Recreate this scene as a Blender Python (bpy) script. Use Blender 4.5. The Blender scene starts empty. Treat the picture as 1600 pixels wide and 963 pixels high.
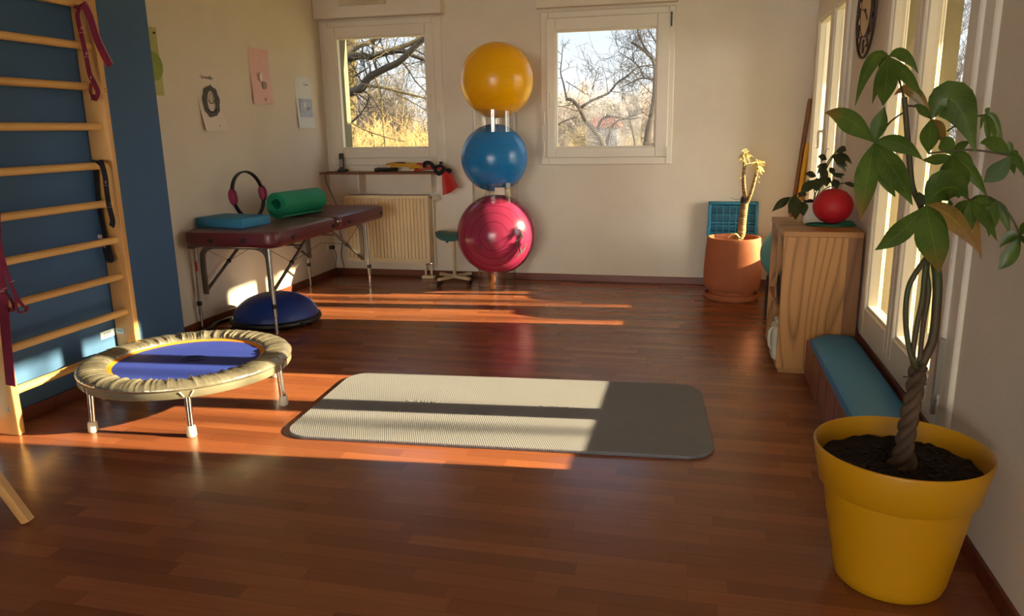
import bpy, bmesh, math, random
from mathutils import Vector, Matrix, Quaternion
PI = math.pi
rnd = random.Random(7)
S = bpy.context.scene
COL = S.collection

# ------------------------------------------------------------------ camera
FPX = 1185.084
YAW, PIT, ROL = 0.237536, 0.231397, -0.017001
CAMH = 1.35
def _basis():
    cy, sy, cp, sp = math.cos(YAW), math.sin(YAW), math.cos(PIT), math.sin(PIT)
    cr, sr = math.cos(ROL), math.sin(ROL)
    w = Vector((-sy*cp, cy*cp, -sp)); r = Vector((cy, sy, 0)); u = r.cross(w)
    return r*cr+u*sr, -r*sr+u*cr, w
CR, CU, CW = _basis()
cam = bpy.data.cameras.new('camera'); camo = bpy.data.objects.new('camera', cam); COL.objects.link(camo)
cam.sensor_width = 36; cam.sensor_fit = 'HORIZONTAL'; cam.lens = FPX/1600*36
cam.clip_start = .02; cam.clip_end = 500
M = Matrix((CR, CU, -CW)).transposed().to_4x4(); M.translation = (0, 0, CAMH)
camo.matrix_world = M
S.camera = camo

def at(px, py, Y):
    d = CR*(px-800) + CU*(481.5-py) + CW*FPX
    return Vector((0, 0, CAMH)) + d*(Y/d.y)

# ------------------------------------------------------------------ light
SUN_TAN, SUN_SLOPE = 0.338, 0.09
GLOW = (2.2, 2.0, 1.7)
REAR_FILL = (15.0, 13.9, 12.4)
sun = bpy.data.lights.new('sun', 'SUN'); suno = bpy.data.objects.new('sun', sun); COL.objects.link(suno)
sun.energy = 26.0; sun.color = (1.0, .80, .46); sun.angle = math.radians(.55)
suno.rotation_euler = Vector((-1, -SUN_SLOPE, -SUN_TAN)).to_track_quat('-Z', 'Y').to_euler()
suno.location = (8, 4, 6)

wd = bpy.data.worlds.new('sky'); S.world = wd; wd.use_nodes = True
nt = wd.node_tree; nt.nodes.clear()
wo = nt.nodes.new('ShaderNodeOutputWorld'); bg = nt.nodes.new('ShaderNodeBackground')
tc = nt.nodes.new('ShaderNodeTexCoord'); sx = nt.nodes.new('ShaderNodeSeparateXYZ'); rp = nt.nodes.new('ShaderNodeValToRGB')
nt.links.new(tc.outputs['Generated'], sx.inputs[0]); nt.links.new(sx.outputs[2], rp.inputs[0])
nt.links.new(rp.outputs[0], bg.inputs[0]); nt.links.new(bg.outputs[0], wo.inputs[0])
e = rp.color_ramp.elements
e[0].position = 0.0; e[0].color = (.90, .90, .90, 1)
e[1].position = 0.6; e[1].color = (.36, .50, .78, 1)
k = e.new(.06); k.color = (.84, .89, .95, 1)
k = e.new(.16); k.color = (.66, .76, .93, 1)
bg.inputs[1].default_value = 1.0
def wnode(op, a, b=None, typ='ShaderNodeMath'):
    n = nt.nodes.new(typ); n.operation = op
    for i, v in enumerate((a, b)):
        if v is None: continue
        if hasattr(v, 'links'): nt.links.new(v, n.inputs[i])
        else: n.inputs[i].default_value = v
    return n
# hazy glow of the sky round the low sun, and extra brightness added behind the house to fill the room
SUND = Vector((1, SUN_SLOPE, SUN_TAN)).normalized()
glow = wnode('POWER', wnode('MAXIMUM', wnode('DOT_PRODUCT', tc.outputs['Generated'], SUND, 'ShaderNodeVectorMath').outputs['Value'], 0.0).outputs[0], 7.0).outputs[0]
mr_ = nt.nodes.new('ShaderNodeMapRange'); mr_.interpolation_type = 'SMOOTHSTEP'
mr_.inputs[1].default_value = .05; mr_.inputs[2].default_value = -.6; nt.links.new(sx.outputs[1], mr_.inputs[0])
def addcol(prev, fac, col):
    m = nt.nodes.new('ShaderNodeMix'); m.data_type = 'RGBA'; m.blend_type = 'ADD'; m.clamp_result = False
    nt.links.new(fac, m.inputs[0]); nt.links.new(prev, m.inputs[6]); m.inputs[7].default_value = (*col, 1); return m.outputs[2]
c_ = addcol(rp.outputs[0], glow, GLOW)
c_ = addcol(c_, mr_.outputs[0], REAR_FILL)
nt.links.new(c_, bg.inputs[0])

S.view_settings.view_transform = 'Standard'; S.view_settings.look = 'None'
S.view_settings.gamma = 1; S.view_settings.use_curve_mapping = False
S.view_settings.exposure = 0.38
S.cycles.max_bounces = 12; S.cycles.diffuse_bounces = 8; S.cycles.transparent_max_bounces = 24
S.cycles.sample_clamp_indirect = 6

# ------------------------------------------------------------------ materials
def lin(c):
    if isinstance(c, str):
        c = c.lstrip('#'); c = [int(c[i:i+2], 16)/255 for i in (0, 2, 4)]
        c = [x/12.92 if x <= .04045 else ((x+.055)/1.055)**2.4 for x in c]
    return (c[0], c[1], c[2], 1)
def node(t, typ, **kw):
    n = t.nodes.new(typ)
    for k_, v in kw.items(): setattr(n, k_, v)
    return n
def mth(t, op, a, b=None):
    n = t.nodes.new('ShaderNodeMath'); n.operation = op
    for i, v in enumerate((a, b)):
        if v is None: continue
        if hasattr(v, 'links'): t.links.new(v, n.inputs[i])
        else: n.inputs[i].default_value = v
    return n.outputs[0]
def base_mat(name):
    m = bpy.data.materials.new(name); m.use_nodes = True
    t = m.node_tree; b = t.nodes['Principled BSDF']
    return m, t, b
def pm(name, col, rough=.5, metal=0, var=.12, vs=6, bump=0, bs=60, spec=.5, col2=None, stretch=None, coat=0, sheen=0):
    m, t, b = base_mat(name)
    b.inputs['Roughness'].default_value = rough; b.inputs['Metallic'].default_value = metal
    b.inputs['Specular IOR Level'].default_value = spec
    b.inputs['Coat Weight'].default_value = coat
    b.inputs['Sheen Weight'].default_value = sheen
    c = lin(col)
    tcn = node(t, 'ShaderNodeTexCoord'); src = tcn.outputs['Object']
    if stretch:
        mp = node(t, 'ShaderNodeMapping'); mp.inputs['Scale'].default_value = stretch
        t.links.new(src, mp.inputs[0]); src = mp.outputs[0]
    nz = node(t, 'ShaderNodeTexNoise'); nz.inputs['Scale'].default_value = vs; nz.inputs['Detail'].default_value = 5
    t.links.new(src, nz.inputs['Vector'])
    r = node(t, 'ShaderNodeValToRGB'); t.links.new(nz.outputs[0], r.inputs[0])
    c2 = lin(col2) if col2 else tuple(x*(1-var) for x in c[:3])+(1,)
    r.color_ramp.elements[0].position = .35; r.color_ramp.elements[0].color = c2
    r.color_ramp.elements[1].position = .65; r.color_ramp.elements[1].color = c
    t.links.new(r.outputs[0], b.inputs['Base Color'])
    if bump:
        n2 = node(t, 'ShaderNodeTexNoise'); n2.inputs['Scale'].default_value = bs; n2.inputs['Detail'].default_value = 4
        t.links.new(src, n2.inputs['Vector'])
        bp = node(t, 'ShaderNodeBump'); bp.inputs['Strength'].default_value = bump; bp.inputs['Distance'].default_value = .01
        t.links.new(n2.outputs[0], bp.inputs['Height']); t.links.new(bp.outputs[0], b.inputs['Normal'])
    return m
def clear_mat(name, tint=(1, 1, 1), refl=1.0, rough=.02, ior=1.45):
    m, t, b = base_mat(name); t.nodes.remove(b)
    out = [n for n in t.nodes if n.type == 'OUTPUT_MATERIAL'][0]
    tr = node(t, 'ShaderNodeBsdfTransparent'); tr.inputs[0].default_value = (*tint, 1)
    gl = node(t, 'ShaderNodeBsdfGlossy'); gl.inputs['Roughness'].default_value = rough
    lw = node(t, 'ShaderNodeLayerWeight'); lw.inputs['Blend'].default_value = .5
    f = mth(t, 'MULTIPLY', mth(t, 'ADD', .035, mth(t, 'MULTIPLY', mth(t, 'POWER', lw.outputs['Facing'], 5), .8)), refl)
    mx = node(t, 'ShaderNodeMixShader'); t.links.new(f, mx.inputs[0]); t.links.new(tr.outputs[0], mx.inputs[1]); t.links.new(gl.outputs[0], mx.inputs[2])
    t.links.new(mx.outputs[0], out.inputs['Surface'])
    return m
def floor_mat():
    m, t, b = base_mat('laminate_floor')
    g = node(t, 'ShaderNodeNewGeometry'); sp = node(t, 'ShaderNodeSeparateXYZ'); t.links.new(g.outputs['Position'], sp.inputs[0])
    X, Y = sp.outputs[0], sp.outputs[1]
    W, L = .0655, .46
    yr = mth(t, 'DIVIDE', mth(t, 'ADD', Y, .012), W); row = mth(t, 'FLOOR', yr)
    wn = node(t, 'ShaderNodeTexWhiteNoise', noise_dimensions='1D'); t.links.new(row, wn.inputs['W'])
    xr = mth(t, 'ADD', mth(t, 'DIVIDE', X, L), mth(t, 'MULTIPLY', wn.outputs['Value'], 7.3)); cl = mth(t, 'FLOOR', xr)
    cmb = node(t, 'ShaderNodeCombineXYZ'); t.links.new(row, cmb.inputs[0]); t.links.new(cl, cmb.inputs[1])
    w2 = node(t, 'ShaderNodeTexWhiteNoise', noise_dimensions='2D'); t.links.new(cmb.outputs[0], w2.inputs['Vector'])
    # grain
    mp = node(t, 'ShaderNodeMapping'); mp.inputs['Scale'].default_value = (2.2, 70, 1)
    c3 = node(t, 'ShaderNodeCombineXYZ'); t.links.new(mth(t, 'ADD', X, mth(t, 'MULTIPLY', w2.outputs['Value'], 20)), c3.inputs[0]); t.links.new(Y, c3.inputs[1])
    t.links.new(c3.outputs[0], mp.inputs[0])
    nz = node(t, 'ShaderNodeTexNoise'); nz.inputs['Scale'].default_value = 1.0; nz.inputs['Detail'].default_value = 6; nz.inputs['Roughness'].default_value = .65
    t.links.new(mp.outputs[0], nz.inputs['Vector'])
    val = mth(t, 'ADD', mth(t, 'MULTIPLY', w2.outputs['Value'], .6), mth(t, 'MULTIPLY', mth(t, 'SUBTRACT', nz.outputs[0], .5), .5))
    r = node(t, 'ShaderNodeValToRGB'); t.links.new(mth(t, 'ADD', val, .22), r.inputs[0])
    el = r.color_ramp.elements
    el[0].position = 0; el[0].color = (.150, .046, .019, 1)
    el[1].position = 1; el[1].color = (.38, .128, .047, 1)
    for p, c in ((.3, (.205, .063, .026, 1)), (.55, (.25, .078, .032, 1)), (.8, (.295, .096, .038, 1))):
        q = el.new(p); q.color = c
    # seams
    fy = mth(t, 'FRACT', yr); fx = mth(t, 'FRACT', xr)
    sy = mth(t, 'LESS_THAN', mth(t, 'MINIMUM', fy, mth(t, 'SUBTRACT', 1, fy)), .012)
    sx_ = mth(t, 'LESS_THAN', fx, .003)
    seam = mth(t, 'MAXIMUM', sy, sx_)
    mx = node(t, 'ShaderNodeMix', data_type='RGBA'); mx.inputs[7].default_value = (.06, .018, .008, 1)
    t.links.new(mth(t, 'MULTIPLY', seam, .55), mx.inputs[0]); t.links.new(r.outputs[0], mx.inputs[6])
    t.links.new(mx.outputs[2], b.inputs['Base Color'])
    b.inputs['Roughness'].default_value = .24
    t.links.new(mth(t, 'ADD', .19, mth(t, 'MULTIPLY', nz.outputs[0], .10)), b.inputs['Roughness'])
    b.inputs['Specular IOR Level'].default_value = .5
    bp = node(t, 'ShaderNodeBump'); bp.inputs['Strength'].default_value = .06; bp.inputs['Distance'].default_value = .002
    t.links.new(nz.outputs[0], bp.inputs['Height']); t.links.new(bp.outputs[0], b.inputs['Normal'])
    return m
def wood_mat(name, c1, c2, axis='Z', rough=.45, freq=26, ns=2.3, st=.16):
    m, t, b = base_mat(name)
    tcn = node(t, 'ShaderNodeTexCoord'); mp = node(t, 'ShaderNodeMapping')
    s = [1, 1, 1]; s['XYZ'.index(axis)] = st
    mp.inputs['Scale'].default_value = s; t.links.new(tcn.outputs['Object'], mp.inputs[0])
    nz = node(t, 'ShaderNodeTexNoise'); nz.inputs['Scale'].default_value = ns; nz.inputs['Detail'].default_value = 1.5; nz.inputs['Roughness'].default_value = .35
    t.links.new(mp.outputs[0], nz.inputs['Vector'])
    w = mth(t, 'ABSOLUTE', mth(t, 'SINE', mth(t, 'MULTIPLY', nz.outputs[0], freq)))
    w = mth(t, 'POWER', w, .6)
    mp2 = node(t, 'ShaderNodeMapping'); s2 = [90, 90, 90]; s2['XYZ'.index(axis)] = 4
    mp2.inputs['Scale'].default_value = s2; t.links.new(tcn.outputs['Object'], mp2.inputs[0])
    n2 = node(t, 'ShaderNodeTexNoise'); n2.inputs['Scale'].default_value = 1; n2.inputs['Detail'].default_value = 3; t.links.new(mp2.outputs[0], n2.inputs['Vector'])
    v = mth(t, 'ADD', mth(t, 'MULTIPLY', w, .75), mth(t, 'MULTIPLY', n2.outputs[0], .3))
    r = node(t, 'ShaderNodeValToRGB'); t.links.new(v, r.inputs[0])
    r.color_ramp.elements[0].position = .1; r.color_ramp.elements[0].color = lin(c2)
    r.color_ramp.elements[1].position = .75; r.color_ramp.elements[1].color = lin(c1)
    t.links.new(r.outputs[0], b.inputs['Base Color']); b.inputs['Roughness'].default_value = rough
    return m
def leaf_mat(name, c1, c2, tip=None, trans=.25, rough=.38):
    m, t, b = base_mat(name)
    tcn = node(t, 'ShaderNodeTexCoord')
    nz = node(t, 'ShaderNodeTexNoise'); nz.inputs['Scale'].default_value = 14; nz.inputs['Detail'].default_value = 4; t.links.new(tcn.outputs['Object'], nz.inputs['Vector'])
    r = node(t, 'ShaderNodeValToRGB'); t.links.new(nz.outputs[0], r.inputs[0])
    r.color_ramp.elements[0].position = .35; r.color_ramp.elements[0].color = lin(c2)
    r.color_ramp.elements[1].position = .65; r.color_ramp.elements[1].color = lin(c1)
    # lighter midrib and side veins from the leaf's own uv
    uv = node(t, 'ShaderNodeUVMap'); s = node(t, 'ShaderNodeSeparateXYZ'); t.links.new(uv.outputs[0], s.inputs[0])
    du = mth(t, 'ABSOLUTE', mth(t, 'SUBTRACT', s.outputs[0], .5))
    rib = mth(t, 'LESS_THAN', du, .018)
    vein = mth(t, 'GREATER_THAN', mth(t, 'SINE', mth(t, 'MULTIPLY', mth(t, 'SUBTRACT', s.outputs[1], mth(t, 'MULTIPLY', du, .35)), 75)), .93)
    f = mth(t, 'ADD', mth(t, 'MULTIPLY', rib, .32), mth(t, 'MULTIPLY', vein, .12))
    mx = node(t, 'ShaderNodeMix', data_type='RGBA'); t.links.new(f, mx.inputs[0]); t.links.new(r.outputs[0], mx.inputs[6])
    mx.inputs[7].default_value = tuple(min(1, x*2.2+.01) for x in lin(c1)[:3])+(1,)
    col = mx.outputs[2]
    if tip:
        m2 = node(t, 'ShaderNodeMix', data_type='RGBA'); m2.inputs[7].default_value = lin(tip)
        rr = node(t, 'ShaderNodeMapRange'); rr.inputs[1].default_value = .62; rr.inputs[2].default_value = 1.0
        t.links.new(mth(t, 'ADD', s.outputs[1], mth(t, 'MULTIPLY', mth(t, 'SUBTRACT', nz.outputs[0], .5), .6)), rr.inputs[0])
        t.links.new(rr.outputs[0], m2.inputs[0]); t.links.new(col, m2.inputs[6]); col = m2.outputs[2]
    t.links.new(col, b.inputs['Base Color']); b.inputs['Roughness'].default_value = rough
    out = [n for n in t.nodes if n.type == 'OUTPUT_MATERIAL'][0]
    tl = node(t, 'ShaderNodeBsdfTranslucent'); t.links.new(col, tl.inputs[0])
    ms = node(t, 'ShaderNodeMixShader'); ms.inputs[0].default_value = trans
    t.links.new(b.outputs[0], ms.inputs[1]); t.links.new(tl.outputs[0], ms.inputs[2]); t.links.new(ms.outputs[0], out.inputs['Surface'])
    return m
def ball_mat(name, col, axis, rough=.22, ringstep=.2, strength=.25, dark=.72, rmin=.15, rmax=1.45):
    m, t, b = base_mat(name)
    tcn = node(t, 'ShaderNodeTexCoord'); nm = node(t, 'ShaderNodeVectorMath', operation='NORMALIZE'); t.links.new(tcn.outputs['Object'], nm.inputs[0])
    dt = node(t, 'ShaderNodeVectorMath', operation='DOT_PRODUCT'); t.links.new(nm.outputs[0], dt.inputs[0]); dt.inputs[1].default_value = Vector(axis).normalized()
    ang = mth(t, 'ARCCOSINE', dt.outputs['Value'])
    fr = mth(t, 'FRACT', mth(t, 'DIVIDE', ang, ringstep))
    ln = mth(t, 'LESS_THAN', mth(t, 'ABSOLUTE', mth(t, 'SUBTRACT', fr, .5)), .055)
    ln = mth(t, 'MULTIPLY', ln, mth(t, 'MULTIPLY', mth(t, 'GREATER_THAN', ang, rmin), mth(t, 'LESS_THAN', ang, rmax)))
    mx = node(t, 'ShaderNodeMix', data_type='RGBA'); c = lin(col); mx.inputs[6].default_value = c
    mx.inputs[7].default_value = tuple(x*dark for x in c[:3])+(1,)  # shade of the ridges put into the colour as darker rings
    t.links.new(ln, mx.inputs[0]); t.links.new(mx.outputs[2], b.inputs['Base Color'])
    bp = node(t, 'ShaderNodeBump'); bp.inputs['Strength'].default_value = strength; bp.inputs['Distance'].default_value = .004
    t.links.new(ln, bp.inputs['Height']); t.links.new(bp.outputs[0], b.inputs['Normal'])
    b.inputs['Roughness'].default_value = rough
    return m

def paper_stripes(name, c): return pm(name, c, .7, var=.04)
MAT = dict(
    floor=floor_mat(),
    wall=pm('warm_white_plaster', '#dcd2c2', .85, var=.05, vs=3, bump=.12, bs=90),
    ceil=pm('ceiling_paint', '#e2dccf', .9, var=.03),
    blue_wall=pm('blue_wall_paint', '#375c86', .62, var=.08, vs=2, bump=.05, bs=120),
    pvc=pm('white_window_plastic', '#ddd4c4', .42, var=.03),
    skirting=wood_mat('red_brown_skirting', '#6b3320', '#4c2013', 'X', .4),
    reveal=pm('cream_render', '#877f69', .85, var=.06, vs=8, bump=.2, bs=80),
    sill_dark=pm('added_dark_sill', '#57524a', .8), 
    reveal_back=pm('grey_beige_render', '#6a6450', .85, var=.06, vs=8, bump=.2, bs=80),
    glass=clear_mat('window_glass', (.97, .98, .97), .16, .01),
    plastic_clear=clear_mat('clear_plastic', (.96, .95, .93), 1.3, .06, 1.5),
    beech=wood_mat('pale_beech', '#d2a263', '#bd8a4d', 'Z', .38, 10),
    beech_y=wood_mat('pale_beech_rung', '#d6a866', '#c08f50', 'Y', .36, 10),
    oak=wood_mat('oak_veneer', '#bb864c', '#7d5126', 'Z', .42, 66, 2.5, .19),
    oak_dark=wood_mat('dark_oak_strip', '#8d5d33', '#6a4220', 'Z', .42, 30, 4, .1),
    oak_top=wood_mat('oak_top_veneer', '#ad7b46', '#8a5c2c', 'X', .42, 24),
    shelfwood=wood_mat('shelf_wood', '#7e4a24', '#5e3315', 'X', .45, 20),
    bench_wood=wood_mat('red_laminate', '#83402a', '#5a2616', 'Z', .35, 16),
    chrome=pm('chrome', '#d8d6d0', .14, 1, var=.02),
    alu=pm('brushed_aluminium', '#a8a49a', .32, .9, var=.05),
    dark_alu=pm('grey_aluminium', '#77736c', .38, .8, var=.05),
    black=pm('black_plastic', '#171514', .45, var=.1),
    blackfab=pm('black_webbing', '#15141a', .8, var=.2, vs=200),
    burg=pm('burgundy_vinyl', '#5a1f28', .36, var=.12, vs=5, bump=.08, bs=160, coat=.1),
    foam_blue=pm('blue_foam', '#2f7da3', .7, var=.08, vs=8, bump=.08, bs=200),
    mat_green=pm('green_foam', '#0d8a63', .6, var=.1, vs=9, bump=.05, bs=150),
    magenta=pm('magenta_pad', '#94184d', .5),
    maroon=pm('maroon_elastic', '#75132f', .75, var=.15, vs=120),
    pink_stitch=pm('pale_pink_stitching', '#d9a3a5', .8),
    dome=pm('deep_blue_rubber', '#1e3d8c', .4, var=.06),
    vinyl=pm('silver_beige_vinyl', '#a59e8c', .22, .65, var=.2, vs=22, bump=.35, bs=30),
    rimgrey=pm('rim_grey', '#7d7865', .45, .2),
    tramp_blue=pm('trampoline_blue', '#2c3f9e', .55, var=.06, vs=300),
    orange=pm('orange_elastic', '#e98a1c', .6),
    white_rub=pm('white_rubber', '#cfc8b4', .6),
    grey_pad=pm('grey_exercise_foam', '#a5a190', .75, var=.04),
    poster_w=pm('off_white_paper', '#ddd2c6', .75, var=.03),
    poster_p=pm('pink_paper', '#dfab9e', .45, var=.05),
    poster_b=pm('pale_blue_white_paper', '#d8dadd', .6, var=.06, vs=14),
    poster_g=pm('pale_green_paper', '#b4b173', .75, var=.06),
    green_print=pm('green_print', '#8fa04a', .8), blue_print=pm('blue_print', '#8b9fc4', .8, var=.3, vs=60, col2='#c9d0da'),
    ink=pm('dark_ink', '#2d2a30', .8), white_ink=pm('white_ink', '#f2e6df', .7), grey_ink=pm('grey_print', '#a8988c', .8),
    black_mottle=pm('mottled_black_print', '#26252b', .8, vs=260, col2='#6a6663'),
    rad=pm('cream_radiator_enamel', '#dccaa4', .32, var=.02),
    teal_seat=pm('teal_vinyl', '#33696a', .5), cream_metal=pm('cream_metal', '#cbb994', .4),
    red_band=pm('red_rubber_band', '#b3190f', .55), yellow_band=pm('yellow_rubber_band', '#d8a21c', .55),
    ball_y=ball_mat('yellow_ball_vinyl', '#f2b004', (.3, -.4, -.86), .24, .24, .05, .94),
    ball_b=ball_mat('blue_ball_vinyl', '#1a78bd', (.2, -.3, .93), .24, .22, .05, .9),
    ball_p=ball_mat('magenta_ball_vinyl', '#8a2a4b', (.18, -.98, .08), .2, .235, .3, .6),
    ball_t=ball_mat('teal_ball_vinyl', '#57a7a2', (0, -.3, 1), .22, .3, .05, .9),
    ball_r=ball_mat('red_soft_ball', '#c01a26', (0, 0, 1), .55, .5, 0, 1),
    crate=pm('teal_crate_plastic', '#0b7899', .5),
    terracotta=pm('terracotta', '#b0633c', .8, var=.14, vs=5, bump=.15, bs=60),
    trunk=pm('ringed_trunk', '#b08c58', .8, col2='#6a4d2c', vs=14, stretch=(1, 1, 6), bump=.6, bs=18),
    dry=pm('dry_straw', '#dcc685', .8), tape=pm('black_tape', '#1b1a18', .6),
    soil=pm('dark_soil', '#1d1410', .95, var=.5, vs=70, bump=1, bs=90),
    yellow_pot=pm('mustard_plastic', '#bd8708', .42, var=.03, vs=3),
    white_pot=pm('white_ceramic', '#c7bba8', .4),
    stem_br=pm('brown_braided_bark', '#5b4430', .8, col2='#382a1d', vs=20, stretch=(1, 1, .3), bump=.5, bs=40),
    stem_gr=pm('green_brown_stem', '#3d4a24', .6, col2='#4a3924', vs=9),
    leaf=leaf_mat('glossy_green_leaf', '#587029', '#3f581c', None, .38),
    leaf_tip=leaf_mat('browning_green_leaf', '#5f7830', '#466020', '#8a6a35', .36),
    leaf_old=leaf_mat('yellow_brown_leaf', '#9c7a35', '#77622c', '#a2764a', .3),
    leaf_grey=leaf_mat('grey_green_leaf', '#5c7350', '#4a633f', None, .25),
    leaf_dark=leaf_mat('dark_green_leaf', '#3c4729', '#2a331d', None, .15, .3),
    cushion=pm('blue_cushion_vinyl', '#3a88c2', .55, var=.05, vs=4, bump=.05, bs=200),
    green_band=pm('dark_green_rubber', '#1c5d49', .6),
    grey_card=pm('grey_card', '#8f857a', .6), lime=pm('lime_plastic', '#86b63a', .5),
    brown_stick=wood_mat('brown_stick', '#8a5a2a', '#6c431c', 'Z', .45), yellow_stick=pm('yellow_stick_paint', '#dba50c', .45),
    clock_wood=pm('pale_clock_wood', '#c9ab78', .5), clock_dark=pm('dark_clock_wood', '#3c241b', .5),
    bark=pm('grey_brown_bark', '#382f27', .9, col2='#241d18', vs=6, bump=.4, bs=20),
    bark_y=pm('yellow_bark', '#665a3a', .9, col2='#463c28', vs=5, bump=.4, bs=20),  # yellower, lighter tone than the other barks
    bark_dk=pm('dark_bark', '#1d1712', .9, col2='#130f0c', vs=6),
    twig_o=pm('ochre_twigs', '#8f7340', .9, col2='#6d5531', vs=3),
    twig_haze=pm('haze_pale_twigs', '#857a6f', .9, col2='#6b6158', vs=3),  # distance haze put into the twig colour
    grass=pm('winter_grass', '#8b8048', .95, col2='#6a6638', vs=2),
    roof=pm('red_roof_tile', '#4f2c22', .85), house=pm('pale_house_render', '#48474c', .85),
    concrete=pm('sun_slab_concrete', '#d6cfc0', .85),
    label_w=pm('white_card', '#e4dcd0', .7), tag_b=pm('paper_tag', '#c4d3d8', .7),
    screen=pm('phone_screen', '#3a3a3d', .2), keypad=pm('phone_keys', '#b9b2a6', .5),
    cable=pm('black_cable', '#16120f', .6), grey_cable=pm('steel_cable', '#77726a', .4, .6),
    vent=pm('vent_plastic', '#cfc0a2', .6),
)

# ------------------------------------------------------------------ mesh builder
ORG = {}
class MB:
    def __init__(s): s.v = []; s.f = []; s.uv = None
    def add(s, vs, fs):
        o = len(s.v); s.v += [tuple(p) for p in vs]; s.f += [tuple(i+o for i in f) for f in fs]; return s
    def box(s, x0, x1, y0, y1, z0, z1, bev=0, seg=2, rot=None, piv=None):
        bm = bmesh.new(); bmesh.ops.create_cube(bm, size=1)
        for v in bm.verts: v.co = Vector(((x0+x1)/2+v.co.x*(x1-x0), (y0+y1)/2+v.co.y*(y1-y0), (z0+z1)/2+v.co.z*(z1-z0)))
        if bev: bmesh.ops.bevel(bm, geom=bm.edges[:], offset=bev, segments=seg, affect='EDGES', profile=.5)
        if rot:
            pv = Vector(piv) if piv else Vector(((x0+x1)/2, (y0+y1)/2, (z0+z1)/2))
            for v in bm.verts: v.co = pv + rot @ (v.co-pv)
        bm.verts.index_update()
        s.add([v.co[:] for v in bm.verts], [[v.index for v in f.verts] for f in bm.faces]); bm.free(); return s
    def tube(s, pts, r, n=10, cap=True, closed=False):
        pts = [Vector(p) for p in pts]; N = len(pts)
        rr = r if isinstance(r, (list, tuple)) else [r]*N
        tan = []
        for i in range(N):
            a = pts[(i-1) % N] if (closed or i) else pts[0]; b = pts[(i+1) % N] if (closed or i < N-1) else pts[-1]
            tan.append((b-a).normalized() if (b-a).length > 1e-9 else Vector((0, 0, 1)))
        ref = Vector((0, 0, 1)) if abs(tan[0].z) < .9 else Vector((1, 0, 0))
        nrm = (ref - tan[0]*ref.dot(tan[0])).normalized()
        vs = []; fs = []
        for i in range(N):
            nrm = nrm - tan[i]*nrm.dot(tan[i])
            nrm = nrm.normalized() if nrm.length > 1e-6 else tan[i].orthogonal().normalized()
            bn = tan[i].cross(nrm)
            for k in range(n):
                a = 2*PI*k/n; vs.append(pts[i]+(nrm*math.cos(a)+bn*math.sin(a))*rr[i])
        for i in range(N if closed else N-1):
            j = (i+1) % N
            for k in range(n):
                fs.append((i*n+k, i*n+(k+1) % n, j*n+(k+1) % n, j*n+k))
        if cap and not closed: fs.append(tuple(range(n-1, -1, -1))); fs.append(tuple((N-1)*n+k for k in range(n)))
        return s.add(vs, fs)
    def lathe(s, prof, c=(0, 0, 0), n=48, ax=None, close=False):
        q = Vector((0, 0, 1)).rotation_difference(Vector(ax)) if ax else None
        c = Vector(c); vs = []; fs = []; P = len(prof)
        for i in range(n):
            a = 2*PI*i/n
            for r_, z in prof:
                p = Vector((r_*math.cos(a), r_*math.sin(a), z))
                vs.append(c+(q @ p if q else p))
        for i in range(n):
            j = (i+1) % n
            for k in range(P if close else P-1):
                l = (k+1) % P
                fs.append((i*P+k, j*P+k, j*P+l, i*P+l))
        return s.add(vs, fs)
    def sphere(s, c, r, n=48, m=24, sc=(1, 1, 1)):
        prof = []
        vs = []; fs = []
        for j in range(m+1):
            t = PI*j/m
            for i in range(n):
                a = 2*PI*i/n
                vs.append((c[0]+r*sc[0]*math.sin(t)*math.cos(a), c[1]+r*sc[1]*math.sin(t)*math.sin(a), c[2]-r*sc[2]*math.cos(t)))
        for j in range(m):
            for i in range(n): fs.append((j*n+i, j*n+(i+1) % n, (j+1)*n+(i+1) % n, (j+1)*n+i))
        return s.add(vs, fs)
    def ribbon(s, pts, side, w, th=.002):
        """flat strap: side = unit vector (or list) across; w width"""
        pts = [Vector(p) for p in pts]; N = len(pts)
        sd = [Vector(x).normalized() for x in side] if isinstance(side, list) else [Vector(side).normalized()]*N
        ww = w if isinstance(w, list) else [w]*N
        vs = []; fs = []
        for i in range(N):
            t = (pts[min(i+1, N-1)]-pts[max(i-1, 0)]).normalized(); sdv = (sd[i]-t*sd[i].dot(t)).normalized(); nn = t.cross(sdv).normalized()
            for a, b in ((-1, -1), (1, -1), (1, 1), (-1, 1)): vs.append(pts[i]+sdv*a*ww[i]/2+nn*b*th/2)
        for i in range(N-1):
            for k in range(4): fs.append((i*4+k, i*4+(k+1) % 4, i*4+4+(k+1) % 4, i*4+4+k))
        fs.append((3, 2, 1, 0)); fs.append(tuple((N-1)*4+k for k in range(4)))
        return s.add(vs, fs)
    def prism(s, poly, h0, h1, fn):
        """poly of 2D points; fn(u,v,h)->3D"""
        n = len(poly)
        vs = [fn(u, v, h0) for u, v in poly]+[fn(u, v, h1) for u, v in poly]
        fs = [tuple(range(n-1, -1, -1)), tuple(range(n, 2*n))]+[(i, (i+1) % n, n+(i+1) % n, n+i) for i in range(n)]
        return s.add(vs, fs)
    def build(s, name, mat, parent=None, smooth=True, org=None, ang=40):
        if parent is not None: o0 = ORG[parent.name]
        else:
            if org is None:
                xs = [v[0] for v in s.v]; ys = [v[1] for v in s.v]; zs = [v[2] for v in s.v]
                org = ((min(xs)+max(xs))/2, (min(ys)+max(ys))/2, min(zs))
            o0 = Vector(org)
        me = bpy.data.meshes.new(name)
        me.from_pydata([(v[0]-o0[0], v[1]-o0[1], v[2]-o0[2]) for v in s.v], [], s.f)
        me.validate()
        bm = bmesh.new(); bm.from_mesh(me); bmesh.ops.recalc_face_normals(bm, faces=bm.faces); bm.to_mesh(me); bm.free()
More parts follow.
